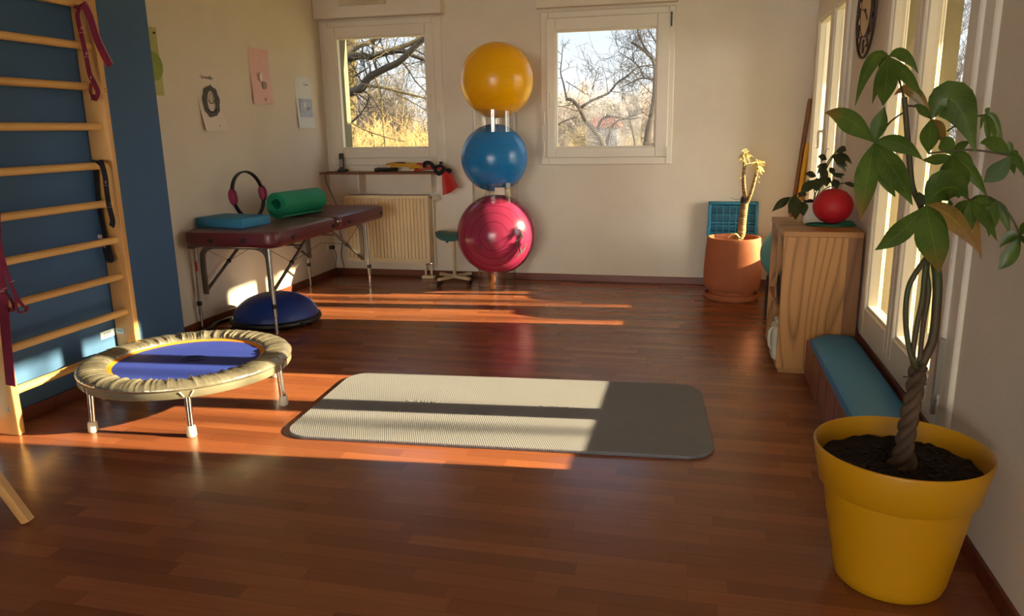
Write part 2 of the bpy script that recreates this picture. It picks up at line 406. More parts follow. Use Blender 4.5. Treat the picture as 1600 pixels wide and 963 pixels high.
        if s.uv:
            ul = me.uv_layers.new(name='UVMap')
            for lp in me.loops: ul.data[lp.index].uv = s.uv[lp.vertex_index]
        me.materials.append(MAT[mat] if isinstance(mat, str) else mat)
        if smooth:
            me.shade_smooth()
            me.set_sharp_from_angle(angle=math.radians(ang))
        o = bpy.data.objects.new(name, me); COL.objects.link(o)
        if parent is not None: o.parent = parent
        else: o.location = o0
        ORG[o.name] = Vector(o0)
        return o
def empty(name, loc):
    o = bpy.data.objects.new(name, None); COL.objects.link(o); o.location = loc; ORG[o.name] = Vector(loc); o.empty_display_size = .1; return o
def tag(o, label, cat, group=None, kind=None):
    o['label'] = label; o['category'] = cat
    if group: o['group'] = group
    if kind: o['kind'] = kind
    return o
def struct(o): o['kind'] = 'structure'; return o
def thing(name, loc, label, cat, group=None): return tag(empty(name, loc), label, cat, group)
def dup(root, delta, rotz=0, scale=1):
    def cp(o, par):
        c = o.copy(); COL.objects.link(c); ORG[c.name] = ORG[o.name]+Vector(delta)
        if par: c.parent = par
        for ch in list(o.children): cp(ch, c)
        return c
    c = cp(root, None); c.location = root.location+Vector(delta); c.rotation_euler = (0, 0, rotz); c.scale = (scale,)*3
    return c
def smooth_path(pts, n=6, closed=False):
    pts = [Vector(p) for p in pts]; out = []; N = len(pts)
    for i in range(N if closed else N-1):
        g = (lambda k: pts[k % N]) if closed else (lambda k: pts[max(0, min(N-1, k))])
        p0, p1, p2, p3 = g(i-1), g(i), g(i+1), g(i+2)
        for j in range(n):
            t = j/n
            out.append(.5*((2*p1)+(p2-p0)*t+(2*p0-5*p1+4*p2-p3)*t*t+(3*p1-p0-3*p2+p3)*t**3))
    if not closed: out.append(pts[-1])
    return out
def text_obj(txt, size, mat, parent, origin, right, up, name='lettering', depth=.0006, align='CENTER'):
    cu = bpy.data.curves.new('tmp', 'FONT'); cu.body = txt; cu.size = size; cu.align_x = align; cu.align_y = 'CENTER'; cu.extrude = depth; cu.resolution_u = 3
    ob = bpy.data.objects.new('tmp', cu); COL.objects.link(ob)
    dg = bpy.context.evaluated_depsgraph_get(); dg.update()
    me = bpy.data.meshes.new_from_object(ob.evaluated_get(dg)); bpy.data.objects.remove(ob)
    R = Vector(right).normalized(); U = Vector(up).normalized(); Nn = R.cross(U); O = Vector(origin)
    mb = MB(); mb.add([O+R*v.co.x+U*v.co.y+Nn*v.co.z for v in me.vertices], [tuple(p.vertices) for p in me.polygons])
    bpy.data.meshes.remove(me)
    return mb.build(name, mat, parent, smooth=False)

# ------------------------------------------------------------------ room
YB, XL, XR, XBL, YR, ZC = 6.71, -3.39, .89, -3.14, -6.5, 2.62
BLY = 4.07
struct(MB().box(XL-.3, XR+.02, YR, YB+.02, -.12, 0).build('floor', 'floor', smooth=False))
struct(MB().box(XL-.3, XR+.3, YR-.3, YB+.3, ZC, ZC+.12).build('ceiling', 'ceil', smooth=False))
def wall_holes(a0, a1, z0, z1, holes, fn):
    """a=along-wall coordinate, holes (a0,a1,z0,z1) non overlapping in a; fn(mb,a0,a1,z0,z1)"""
    mb = MB(); cur = a0
    for h in sorted(holes):
        fn(mb, cur, h[0], z0, z1); fn(mb, h[0], h[1], z0, h[2]); fn(mb, h[0], h[1], h[3], z1); cur = h[1]
    fn(mb, cur, a1, z0, z1); return mb
TH = .30
W1 = (-3.345, -2.22, 1.045, 2.325); W2 = (-1.33, -.205, 1.04, 2.31)
WA = (5.13, 6.53, .265, 2.25); WB = (2.74, 4.21, .265, 2.25)
struct(wall_holes(XL-.3, XR+.3, -.1, ZC, [W1, W2], lambda m, a, b, c, d: m.box(a, b, YB, YB+TH, c, d)).build('wall_back', 'wall', smooth=False))
struct(wall_holes(YR-.3, YB, -.1, ZC, [WA, WB], lambda m, a, b, c, d: m.box(XR, XR+TH, a, b, c, d)).build('wall_right', 'wall', smooth=False))
struct(MB().box(XL-.3, XL, YR-.3, YB, -.1, ZC).build('wall_left', 'wall', smooth=False))
struct(MB().box(XL, XBL, YR, BLY, 0, ZC, .004).build('wall_left_blue', 'blue_wall', smooth=False))
WFILL = [(-2.95, -1.25, .25, 2.4), (-1.05, .65, .25, 2.4)]
struct(wall_holes(XL, XR, -.1, ZC, WFILL, lambda m, a, b, c, d: m.box(a, b, YR-.3, YR, c, d)).build('wall_front', 'wall', smooth=False))
# skirting boards
BH = .062
struct(MB().box(XL+.014, .885, YB-.014, YB, 0, BH, .004).build('baseboard_back', 'skirting', smooth=False))
struct(MB().box(XL, XL+.014, BLY, YB, 0, BH, .004).build('baseboard_left', 'skirting', smooth=False))
struct(MB().box(XBL, XBL+.014, YR, BLY+.014, 0, BH+.006, .004).box(XL+.014, XBL, BLY, BLY+.014, 0, BH+.006).build('baseboard_left_blue', 'skirting', smooth=False))
struct(MB().box(XR-.014, XR, YR, YB-.014, 0, BH, .004).build('baseboard_right', 'skirting', smooth=False))

def frame_boxes(mb, o, i, d0, d1, put, bev=.005):
    """rectangular frame between outer rect o and inner rect i"""
    put(mb, o[0], i[0], o[2], o[3], d0, d1, bev); put(mb, i[1], o[1], o[2], o[3], d0, d1, bev)
    put(mb, i[0], i[1], o[2], i[2], d0, d1, bev); put(mb, i[0], i[1], i[3], o[3], d0, d1, bev)
def window(n, fr, sashes, put, handle_fn=None, hinge_fn=None):
    """put(mb,a0,a1,z0,z1,d0,d1,bev): a along wall, d depth towards the room (positive = into room)"""
    ax = [q for q in sashes]
    root = None
    mb = MB(); inn = (min(q[0][0] for q in ax)+.012, max(q[0][1] for q in ax)-.012, ax[0][0][2]+.012, ax[0][0][3]-.012)
    frame_boxes(mb, fr, inn, -.06, .018, put)
    o = struct(mb.build('window_%d' % n, 'pvc', smooth=False)); 
    for so, gl in sashes:
        sm = MB(); frame_boxes(sm, so, gl, -.045, .034, put, .006)
        g2 = (gl[0]+.012, gl[1]-.012, gl[2]+.012, gl[3]-.012)
        frame_boxes(sm, (gl[0]-.006, gl[1]+.006, gl[2]-.006, gl[3]+.006), g2, -.03, .022, put, .004)
        s_ = sm.build('sash', 'pvc', o, smooth=False)
        pmb = MB(); put(pmb, gl[0], gl[1], gl[2], gl[3], -.012, -.008, 0); pmb.build('pane', 'glass', s_, smooth=False)
    return o
putB = lambda m, a0, a1, z0, z1, d0, d1, bev: m.box(a0, a1, YB-d1, YB-d0, z0, z1, bev, 1)
putR = lambda m, a0, a1, z0, z1, d0, d1, bev: m.box(XR-d1, XR-d0, a0, a1, z0, z1, bev, 1)
putF = lambda m, a0, a1, z0, z1, d0, d1, bev: m.box(a0, a1, YR+d0, YR+d1, z0, z1, bev, 1)
w1 = window(1, W1, [((-3.312, -2.29, 1.11, 2.275), (-3.225, -2.366, 1.2, 2.18))], putB)
w2 = window(2, W2, [((-1.278, -.245, 1.10, 2.258), (-1.2, -.348, 1.184, 2.155))], putB)
w3 = window(3, WA, [((5.20, 5.765, .33, 2.19), (5.30, 5.71, .44, 2.10)), ((5.765, 6.47, .33, 2.19), (5.84, 6.41, .44, 2.10))], putR)
w4 = window(4, WB, [((2.83, 3.535, .33, 2.19), (2.93, 3.475, .44, 2.10)), ((3.535, 4.14, .33, 2.19), (3.595, 4.055, .44, 2.10))], putR)
for i, q in enumerate(WFILL): window(5+i, q, [((q[0]+.05, q[1]-.05, q[2]+.05, q[3]-.05), (q[0]+.13, q[1]-.13, q[2]+.13, q[3]-.13))], putF)  # unseen rear windows, added to let more daylight into the room
# handles and hinges of the four windows in view
def handle(o, p, n):
    p = Vector(p); n = Vector(n)
    t = n.cross(Vector((0, 0, 1)))
    mb = MB().tube([p, p+n*.012], .014, 12).tube(smooth_path([p+n*.01, p+n*.032, p+n*.036+Vector((0, 0, -.03)), p+n*.034+Vector((0, 0, -.115))], 4), .008, 8)
    mb.build('handle', 'pvc', o)
def hinge(o, x, y, z, h=.07, m='pvc'):
    MB().tube([(x, y, z), (x, y, z+h)], .009, 8).tube([(x, y, z+h*.45), (x, y, z+h*.55)], .011, 8).build('hinge', m, o)
handle(w1, (-2.33, YB-.034, 1.66), (0, -1, 0)); handle(w2, (-1.238, YB-.034, 1.64), (0, -1, 0))
for z in (1.13, 1.4): hinge(w1, -2.262, YB-.03, z, .12)
for z in (1.12, 1.38): hinge(w2, -1.302, YB-.03, z, .12)
MB().box(-.243, -.232, YB-.046, YB-.02, 2.15, 2.26).build('hinge', 'black', w2, smooth=False)
MB().box(-.25, -.235, YB-.046, YB-.02, 1.1, 1.19).build('hinge', 'pvc', w2, smooth=False)
hinge(w4, XR-.04, 2.815, .34, .10, 'alu'); hinge(w4, XR-.04, 2.815, 1.95, .10, 'alu'); hinge(w3, XR-.04, 6.49, .34, .1); 
handle(w3, (XR-.034, 5.765, 1.30), (-1, 0, 0)); handle(w4, (XR-.034, 3.535, 1.25), (-1, 0, 0))
MB().box(XR-.05, XR-.03, 2.79, 2.812, .42, .62).build('stay', 'alu', w4, smooth=False)
# roller shutter boxes
b1 = struct(MB().box(XL+.005, -2.185, 6.6, YB, 2.338, ZC, .004).build('trim_1', 'wall', smooth=False))
b2 = struct(MB().box(-1.36, -.195, 6.62, YB, 2.335, ZC, .004).build('trim_2', 'wall', smooth=False))
vm = MB().box(-3.12, -2.68, 6.585, 6.6, 2.435, 2.50, .004)
for k in range(4): vm.box(-3.05, -2.75, 6.575, 6.587, 2.445+k*.013, 2.451+k*.013)
vm.build('vent', 'vent', b1, smooth=False)
# outer sills
struct(MB().box(W1[0]-.02, W1[1]+.02, YB+.06, YB+TH+.04, 1.02, 1.05).box(W2[0]-.02, W2[1]+.02, YB+.06, YB+TH+.04, 1.015, 1.045).build('trim_3', 'reveal', smooth=False))
struct(MB().box(XR+.06, XR+TH+.04, WA[0]+.012, WA[1]-.012, .24, .285).box(XR+.06, XR+TH+.04, WB[0]+.012, WB[1]-.012, .24, .285).build('trim_9', 'sill_dark', smooth=False))  # dark sills added here to cut the sunlit bounce onto the jambs
def lining(h, axis):
    mb = MB(); t = .07 if axis == 'B' else .012
    if axis == 'B':
        mb.box(h[0], h[0]+t, YB+.06, YB+TH+.01, h[2], h[3]).box(h[1]-t, h[1], YB+.06, YB+TH+.01, h[2], h[3]).box(h[0]+t, h[1]-t, YB+.06, YB+TH+.01, h[3]-t, h[3])
    else:
        mb.box(XR+.06, XR+TH+.01, h[0], h[0]+t, h[2], h[3]).box(XR+.06, XR+TH+.01, h[1]-t, h[1], h[2], h[3]).box(XR+.06, XR+TH+.01, h[0]+t, h[1]-t, h[3]-t, h[3])
    return mb
for i, (h, a) in enumerate(((W1, 'B'), (W2, 'B'), (WA, 'R'), (WB, 'R'))):
    struct(lining(h, a).build('trim_%d' % (4+i), 'reveal_back' if a == 'B' else 'reveal', smooth=False))
# unseen wings and storeys, added to keep the rear sky off reveals and trees
struct(MB().box(XR+TH+.02, 7.0, YR-.3, 1.9, -3.1, 6.5).box(-14, XL-.32, YR-.3, YB+TH, -3.1, 9).box(-14, XR+TH, YR-.3, YB+TH, ZC+.14, 9).box(XL-.3, XR+TH, YR-.3, YB+TH, -3.1, -.13).build('wall_sky_block', 'reveal', smooth=False))
# unseen slab added above the side windows to cut off the upper sun
struct(MB().box(XR+TH, 4.2, -.8, 8.0, 2.75, 2.95).build('trim_8', 'concrete', smooth=False))

# ------------------------------------------------------------------ wall bars
wb = thing('wall_bars', (-3.05, 3.1, 0), 'beech wall bars with round rungs fixed to the blue wall', 'wall bars')
UY0, UY1 = 2.705, 3.49
for y0, y1 in ((UY0-.035, UY0), (UY1-.005, UY1+.033)):
    MB().box(XBL+.004, -3.01, y0, y1, .0, 2.45, .006).build('upright', 'beech', wb, ang=30)
for k in range(1, 12):
    z = .2*k+.0
    MB().tube([(-3.055, UY0-.01, z), (-3.055, UY1+.01, z)], .0195, 14).build('rung', 'beech_y', wb)
for z in (.13, 1.1): MB().lathe([(0, 0), (.009, 0), (.009, .004), (0, .005)], (-3.045, UY0-.035, z), 10, (0, -1, 0)).build('bolt', 'alu', wb)
MB().sphere((-3.008, UY1+.014, 1.585), .011, 12, 8).build('cap', 'beech', wb)
# paper tag by the foot of the far upright
pt = thing('paper_tag', (-3.1, 3.45, .27), 'small folded paper tag stuck at the foot of the far upright', 'paper tag')
MB().box(XBL, XBL+.002, 3.375, 3.482, .262, .303).build('tag_half', 'tag_b', pt, smooth=False)
MB().box(-3.132, -3.077, 3.4815, 3.4845, .27, .303).build('tag_half', 'tag_b', pt, smooth=False)
for k, w_ in enumerate((.06, .045)): MB().tube([(XBL+.003, 3.395+.005*j, .29-.014*k+.004*math.sin(j*2.4)) for j in range(int(w_/.005))], .0012, 5).build('handwriting', 'ink', pt)
MB().tube([(-3.122+.004*j, 3.481, .288+.003*math.sin(j*2.2)) for j in range(9)], .001, 5).build('handwriting', 'ink', pt)

# maroon elastic band over the top of the far upright
eb = thing('elastic_band', at(132, 20, 3.42), 'maroon numbered elastic band hung high on the wall bars', 'elastic band')
Yb = 3.44
LOOP = smooth_path([at(127, 8, Yb), at(121, 22, Yb-.03), at(125, 45, Yb-.03), at(133, 80, Yb-.03), at(140, 115, Yb-.03), at(147, 130, Yb-.04), at(153, 145, Yb-.05), at(148, 154, Yb-.05), at(142, 145, Yb-.02), at(142, 130, Yb-.015)], 5)
MB().ribbon(LOOP, [(1, -.25, .05)]*38+[(.4, -1, .1)]*(len(LOOP)-38), .034, .003).build('loop', 'maroon', eb)
TAIL = smooth_path([at(122, 14, Yb-.02), at(130, 8, Yb-.035), at(140, 25, Yb-.045), at(152, 62, Yb-.05), at(172, 103, Yb-.05)], 6)
MB().ribbon(TAIL, (1, 0, .35), .044, .003).build('tail', 'maroon', eb)
for p, q in (((124, 51), (134, 51)), ((132, 89), (141, 89)), ((140, 126), (149, 126))):
    MB().tube([at(*p, Yb-.034), at(*q, Yb-.034)], .0013, 5).build('stitching', 'pink_stitch', eb)
sd = (TAIL[-1]-TAIL[-8]).normalized()
for q in (-.5, .5): MB().tube([p+Vector((1, 0, .35)).normalized()*q*.044+Vector((0, -.002, 0)) for p in TAIL[4:]], .001, 5).build('edge_stitching', 'pink_stitch', eb)
for txt, px, py in (('10', 128, 44), ('8', 135, 84), ('6', 142, 121)):
    text_obj(txt, .022, 'pink_stitch', eb, at(px, py, Yb-.036), (1, 0, -.1), (.1, 0, 1), 'number')
text_obj('ELASTIBAND', .014, 'red_band', eb, at(163, 90, Yb-.054), sd, Vector((1, 0, .45)), 'lettering')

# black elastic band over the fifth rung
kb = thing('elastic_band', at(160, 260, 3.42), 'black numbered elastic band looped over a middle rung', 'elastic band')
K1 = smooth_path([at(147, 262, 3.46), at(150, 252, 3.45), at(158, 255, 3.41), at(164, 275, 3.40), at(167, 300, 3.40), at(171, 325, 3.40), at(176, 345, 3.40), at(174, 354, 3.40)], 5)
MB().ribbon(K1, (1, -.1, .05), .034, .003).build('strap', 'blackfab', kb)
K2 = smooth_path([at(149, 255, 3.47), at(152, 300, 3.47), at(157, 335, 3.47), at(164, 368, 3.47), at(170, 390, 3.46), at(175, 405, 3.45), at(169, 406, 3.45), at(163, 388, 3.455)], 5)
MB().ribbon(K2, (1, -.1, .05), .030, .003).build('strap', 'blackfab', kb)
for p, q in (((162, 290), (171, 290)), ((168, 324), (177, 324))): MB().tube([at(*p, 3.397), at(*q, 3.397)], .001, 5).build('stitching', 'grey_ink', kb)
for txt, px, py in (('8', 165, 285), ('7', 172, 319)): text_obj(txt, .02, 'grey_ink', kb, at(px, py, 3.397), (1, 0, -.1), (.1, 0, 1), 'number')
MB().box(*(lambda p: (p.x-.012, p.x+.012, p.y-.003, p.y+.003, p.z-.01, p.z+.01))(at(156, 370, 3.46))).build('care_tag', 'label_w', kb, smooth=False)

# maroon strap at the near upright
ms = thing('elastic_band', at(8, 420, 2.63), 'wide maroon elastic band hanging by the near upright', 'elastic band')
Y0 = 2.63
A_ = smooth_path([at(-6, 330, Y0), at(-4, 400, Y0), at(2, 440, Y0), at(6, 480, Y0), at(10, 530, Y0), at(17, 603, Y0)], 5)
MB().ribbon(A_, (1, -.1, 0), [.046+.012*min(1, i/12) for i in range(len(A_))], .003).build('strap', 'maroon', ms)
B_ = smooth_path([at(-4, 360, Y0-.02), at(4, 400, Y0-.03), at(14, 435, Y0-.035), at(24, 462, Y0-.04), at(36, 478, Y0-.045), at(42, 484, Y0-.03), at(32, 489, Y0-.015), at(26, 480, Y0-.015), at(23, 455, Y0-.02)], 5)
MB().ribbon(B_, [(1, -.3, .1)]*22+[(.5, -.9, .3)]*(len(B_)-22), .026, .003).build('loop', 'maroon', ms)
C_ = smooth_path([at(3, 455, Y0-.01), at(12, 462, Y0-.03), at(20, 475, Y0-.035), at(18, 486, Y0-.03), at(11, 478, Y0-.01)], 5)
MB().ribbon(C_, (.5, -.9, .2), .03, .003).build('loop', 'maroon', ms)
for p, q in (((-2, 456), (10, 450)), ((0, 457), (8, 455)), ((17, 441), (23, 438))): MB().tube([at(*p, Y0-.045), at(*q, Y0-.045)], .0014, 5).build('stitching', 'pink_stitch', ms)

# wooden stool whose splayed leg enters at the left edge
ws = thing('wooden_stool', (-2.75, 1.85, 0), 'pale wooden stool with splayed leg at the left edge', 'stool')
for sx_, sy_ in ((1, 1), (1, -1), (-1, 1), (-1, -1)):
    top = Vector((-2.75+sx_*.16, 1.86+sy_*.07, .62)); bot = Vector((-2.68+sx_*.39, 1.86+sy_*.145, 0.006))
    if sx_ < 0: bot = Vector((-2.98, 1.86+sy_*.145, .006))
    mb = MB(); d = (top-bot); 
    mb.ribbon([bot, bot+d*.5, top], (1, 0, .3), .04, .026); mb.build('leg', 'beech', ws, smooth=False)
MB().box(-2.98, -2.52, 1.70, 2.02, .62, .655, .01).build('seat', 'beech', ws)

# ------------------------------------------------------------------ posters on the left wall
def poster(name, y0, y1, z0, z1, mat, label, shear=.05, curl=.0, cl=0):
    """paper on the left wall; curls off the wall at its bottom"""
    root = None; mb = MB(); nu, nv = 6, 14; vs = []; fs = []
    for j in range(nv+1):
        for i in range(nu+1):
            u, v = i/nu, j/nv
            x = XL+.004+curl*max(0, (.45-v)/.45)**2*(.4+.6*u)+.004*math.sin(v*5+1)
            vs.append((x, y0+(y1-y0)*u+shear*(1-v), z0+(z1-z0)*v))
    for j in range(nv):
        for i in range(nu): a = j*(nu+1)+i; fs.append((a, a+1, a+nu+2, a+nu+1))
    n0 = len(vs); vs += [(x+.0012, y, z) for x, y, z in vs]; fs += [tuple(reversed([n0+i for i in f])) for f in fs]
    mb.add(vs, fs)
    o = tag(mb.build(name, mat), label, 'poster'); return o
p0 = poster('poster', 4.18, 4.46, 1.60, 2.02, 'poster_g', 'pale green poster half hidden behind the blue wall', 0)
MB().lathe([(0, 0), (.09, 0), (.09, .002), (0, .002)], (XL+.012, 4.38, 1.78), 28, (1, 0, 0)).build('print', 'green_print', p0)
MB().sphere((XL+.008, 4.43, 1.985), .008, 10, 6).build('pin', 'leaf_dark', p0)
p1 = poster('poster', 4.79, 5.04, 1.378, 1.805, 'poster_w', 'white poster with a black oval wreath drawing, leftmost full sheet on the wall', .05, .05)
def oval_ring(mb, yc, zc, a, b, a2, b2, x):
    n = 48; vs = []; fs = []
    for i in range(n):
        t = 2*PI*i/n; wv = 1+.05*math.sin(9*t)
        for (p, q) in ((a*wv, b*wv), (a2, b2)):
            for dx in (0, .0015): vs.append((x+dx, yc+p*math.cos(t)+.12*(-(q*math.sin(t)))*0, zc+q*math.sin(t)))
    for i in range(n):
        j = (i+1) % n; A, B = i*4, j*4
        fs += [(A+1, B+1, B+3, A+3), (A, A+2, B+2, B), (A, B, B+1, A+1), (A+2, A+3, B+3, B+2)]
    return mb.add(vs, fs)
PX = XL+.016
oval_ring(MB(), 4.95, 1.575, .095, .112, .05, .078, PX).build('wreath', 'black_mottle', p1, smooth=False)
MB().tube([(PX, 4.95+.03*math.cos(t), 1.59+.025*math.sin(t)) for t in [PI+PI*i/12 for i in range(13)]], .003, 6).build('drawing', 'ink', p1)
MB().tube([(PX, 4.95+.05*math.cos(t), 1.535+.03*math.sin(t)) for t in [PI*1.1+PI*.8*i/12 for i in range(13)]], .006, 6).build('drawing', 'ink', p1)
MB().tube([(PX, 4.925, 1.58), (PX, 4.93, 1.62), (PX, 4.945, 1.64), (PX, 4.96, 1.62), (PX, 4.963, 1.58)], .002, 6).build('drawing', 'grey_ink', p1)
text_obj('\u00b7 La mollie \u00b7', .036, 'ink', p1, (XL+.013, 4.925, 1.742), (0, 1, -.04), (0, 0, 1), 'title')
text_obj('L', .03, 'ink', p1, (XL+.04, 4.99, 1.405), (0, 1, 0), (.3, 0, 1), 'mark')
p2 = poster('poster', 5.505, 5.79, 1.582, 2.0, 'poster_p', 'glossy pink poster, highest of the sheets on the wall', 0, .012)
text_obj('La douce', .04, 'white_ink', p2, (XL+.013, 5.65, 1.93), (0, 1, -.04), (0, 0, 1), 'title')
for yy in (5.54, 5.765): MB().sphere((XL+.012, yy, 1.93), .01, 8, 6, (.3, 1, 1.3)).build('drop', 'white_ink', p2)
MB().sphere((XL+.013, 5.635, 1.79), .03, 14, 8, (.1, .8, 1.2)).build('drawing', 'white_ink', p2)
MB().sphere((XL+.013, 5.68, 1.725), .035, 14, 8, (.1, 1, .9)).build('drawing', 'grey_ink', p2)
MB().box(XL+.016, XL+.018, 5.665, 5.685, 1.605, 1.628).build('mark', 'grey_ink', p2, smooth=False)
p3 = poster('poster', 6.185, 6.468, 1.392, 1.825, 'poster_b', 'pale blue and white poster nearest the window corner', 0, .012)
MB().box(XL+.012, XL+.0135, 6.235, 6.445, 1.485, 1.64, 0).build('picture', 'blue_print', p3, smooth=False)
MB().sphere((XL+.014, 6.31, 1.59), .02, 12, 8, (.1, .8, 1.3)).build('drawing', 'white_ink', p3)
MB().sphere((XL+.014, 6.375, 1.56), .026, 12, 8, (.1, 1.2, .6)).build('drawing', 'grey_ink', p3)
text_obj('La nuit', .03, 'grey_ink', p3, (XL+.013, 6.36, 1.765), (0, 1, 0), (0, 0, 1), 'title')

# ------------------------------------------------------------------ massage table
mt = thing('massage_table', (-3.0, 5.3, 0), 'burgundy folding massage table with aluminium legs by the left wall', 'massage table')
def cushion(x0, x1, y0, y1, z0, z1, rc, e=.035):
    """rounded-corner padded slab"""
    poly = []
    for cx, cy, a0 in ((x1-rc, y1-rc, 0), (x0+rc, y1-rc, PI/2), (x0+rc, y0+rc, PI), (x1-rc, y0+rc, 1.5*PI)):
        for i in range(7): a = a0+PI/2*i/6; poly.append((cx, cy, math.cos(a), math.sin(a)))
    levels = [(e*.8, 0), (e*.25, e*.25), (0, e*.9), (0, (z1-z0)-e*.9), (e*.2, (z1-z0)-e*.3), (e*.7, (z1-z0)-.004), (e*1.6, z1-z0)]
    mb = MB(); n = len(poly); vs = []; fs = []
    for ins, h in levels:
        for cx, cy, c, s_ in poly: vs.append((cx+(rc-ins)*c, cy+(rc-ins)*s_, z0+h))
    for l in range(len(levels)-1):
        for i in range(n): j = (i+1) % n; fs.append((l*n+i, l*n+j, (l+1)*n+j, (l+1)*n+i))
    fs.append(tuple(range(n-1, -1, -1))); fs.append(tuple((len(levels)-1)*n+i for i in range(n)))
    return mb.add(vs, fs)
cushion(-3.345, -2.635, 4.40, 5.318, .615, .725, .09).build('padded_top', 'burg', mt, ang=50)
cushion(-3.345, -2.635, 5.326, 6.245, .615, .725, .09).build('padded_top', 'burg', mt, ang=50)
for x, y, n in ((-3.12, 4.397, (0, -1, 0)), (-2.87, 4.397, (0, -1, 0)), (-2.632, 4.62, (1, 0, 0)), (-2.632, 5.22, (1, 0, 0)), (-2.632, 5.50, (1, 0, 0)), (-2.632, 6.12, (1, 0, 0))):
    MB().lathe([(0, 0), (.017, 0), (.014, .006), (0, .008)], (x, y, .665), 14, n).tube([(x-.02*abs(n[1]), y-.02*abs(n[0]), .665+0), (x+.02*abs(n[1]), y+.02*abs(n[0]), .665)], .007, 8).build('accessory_socket', 'black', mt)
for y in (5.30, 5.34): MB().lathe([(0, 0), (.011, 0), (.009, .006), (0, .007)], (-2.634, y, .69), 12, (1, 0, 0)).build('latch', 'alu', mt)
def leg_end(y, dr):
    for x, xf in ((-2.775, -2.762), (-3.335, -3.345)):
        lg = MB().tube([(x, y, .63), (xf+ .0, y+dr*-.01, .12)], .0135, 12).build('leg', 'alu', mt)
        MB().tube([(xf, y-dr*.01, .20), (xf, y-dr*.012, .004)], .011, 10).build('leg_extension', 'chrome', lg)
        MB().tube([(xf, y-dr*.01, .185), (xf, y-dr*.01, .215)], .018, 12).build('collar', 'black', lg)
    # flat arch
    arch = [(-2.80, .26), (-2.80, .50), (-2.82, .565), (-2.87, .595), (-2.95, .602), (-3.17, .602), (-3.24, .595), (-3.29, .565), (-3.31, .50), (-3.31, .26)]
    pts = smooth_path([(x, y+dr*.03, z) for x, z in arch], 4)
    MB().ribbon(pts, [(1, 0, 0) if False else Vector((0, 1, 0)).cross(Vector((0, 1, 0))) + Vector((0, 0, 0)) + ((pts[min(i+1, len(pts)-1)]-pts[max(i-1, 0)]).cross(Vector((0, 1, 0)))) for i in range(len(pts))], .036, .018).build('arch', 'dark_alu', mt, ang=50)
    for x in (-2.80, -3.31):
        MB().tube([(x, y+dr*.03, .275), (x, y+dr*.62, .61)], .012, 10).build('strut', 'dark_alu', mt)
        MB().tube([(x, y+dr*.33, .445), (x, y+dr*.05, .58)], .0025, 6).build('cable', 'grey_cable', mt)
        MB().tube([(x, y+dr*.33, .445), (x, 5.32, .52)], .0025, 6).build('cable', 'grey_cable', mt)
        MB().sphere((x, y+dr*.33, .445), .018, 10, 8).build('joint', 'black', mt)
    MB().tube([(-2.80, y+dr*.5, .543), (-3.31, y+dr*.5, .543)], .008, 8).build('crossbar', 'dark_alu', mt)
leg_end(4.535, 1); leg_end(6.09, -1)
MB().box(-3.34, -3.325, 4.516, 4.521, .43, .50).build('sticker', 'red_band', mt, smooth=False)
for x in (-2.78, -3.31): MB().box(x-.02, x+.02, 4.44, 6.2, .598, .616, .003).build('rail', 'dark_alu', mt, smooth=False)

# foam block, pilates ring, rolled mat lying on the table
tag(MB().box(-.20, .20, -.15, .15, 0, .064, .006).build('foam_block', 'foam_blue', org=(0, 0, 0)), 'flat blue foam block on the near end of the massage table', 'foam block')
fb = bpy.data.objects['foam_block']; fb.location = (-3.15, 4.73, .7255); fb.rotation_euler = (0, 0, math.radians(-8))
pr = thing('pilates_ring', (-3.2, 5.0, .726), 'black pilates ring with magenta pads leaning against the wall', 'pilates ring')
rR = .172; rc = at(387, 295, 5.06); rc.z = .726+.013+rR*.985; axn = Vector((.99, -.10, .12)).normalized()
e1 = axn.cross(Vector((0, 0, 1))).normalized(); e2 = e1.cross(axn)
if e2.z < 0: e2 = -e2
pts = [rc+(e1*math.cos(a)+e2*math.sin(a))*rR for a in [2*PI*i/56 for i in range(56)]]
rm = MB()
vs = []; fs = []
for i, p in enumerate(pts):
    rad = (p-rc).normalized()
    for a, b in ((-1, -1), (1, -1), (1, 1), (-1, 1)): vs.append(p+rad*a*.006+axn*b*.013)
for i in range(56):
    j = (i+1) % 56
    for k in range(4): fs.append((i*4+k, i*4+(k+1) % 4, j*4+(k+1) % 4, j*4+k))
rm.add(vs, fs).build('ring', 'black', pr)
for sgn in (-1, 1):
    c = rc+e1*sgn*rR
    for io in (-1, 1):
        vs = []; fs = []
        for j in range(9):
            a = (j-4)/4*.30; base = rc+(e1*sgn*math.cos(a)+e2*math.sin(a))*(rR+io*.014); rad = (base-rc).normalized()
            w_ = .030*math.sqrt(max(.05, 1-(abs(j-4)/4.6)**2)); th_ = .012*math.sqrt(max(.1, 1-(abs(j-4)/4.6)**2))
            for i in range(8):
                t = 2*PI*i/8; vs.append(base+axn*w_*math.cos(t)+rad*th_*math.sin(t))
        for j in range(8):
            for i in range(8): fs.append((j*8+i, j*8+(i+1) % 8, j*8+8+(i+1) % 8, j*8+8+i))
        fs.append(tuple(range(7, -1, -1))); fs.append(tuple(64+i for i in range(8)))
        MB().add(vs, fs).build('pad', 'magenta', pr)
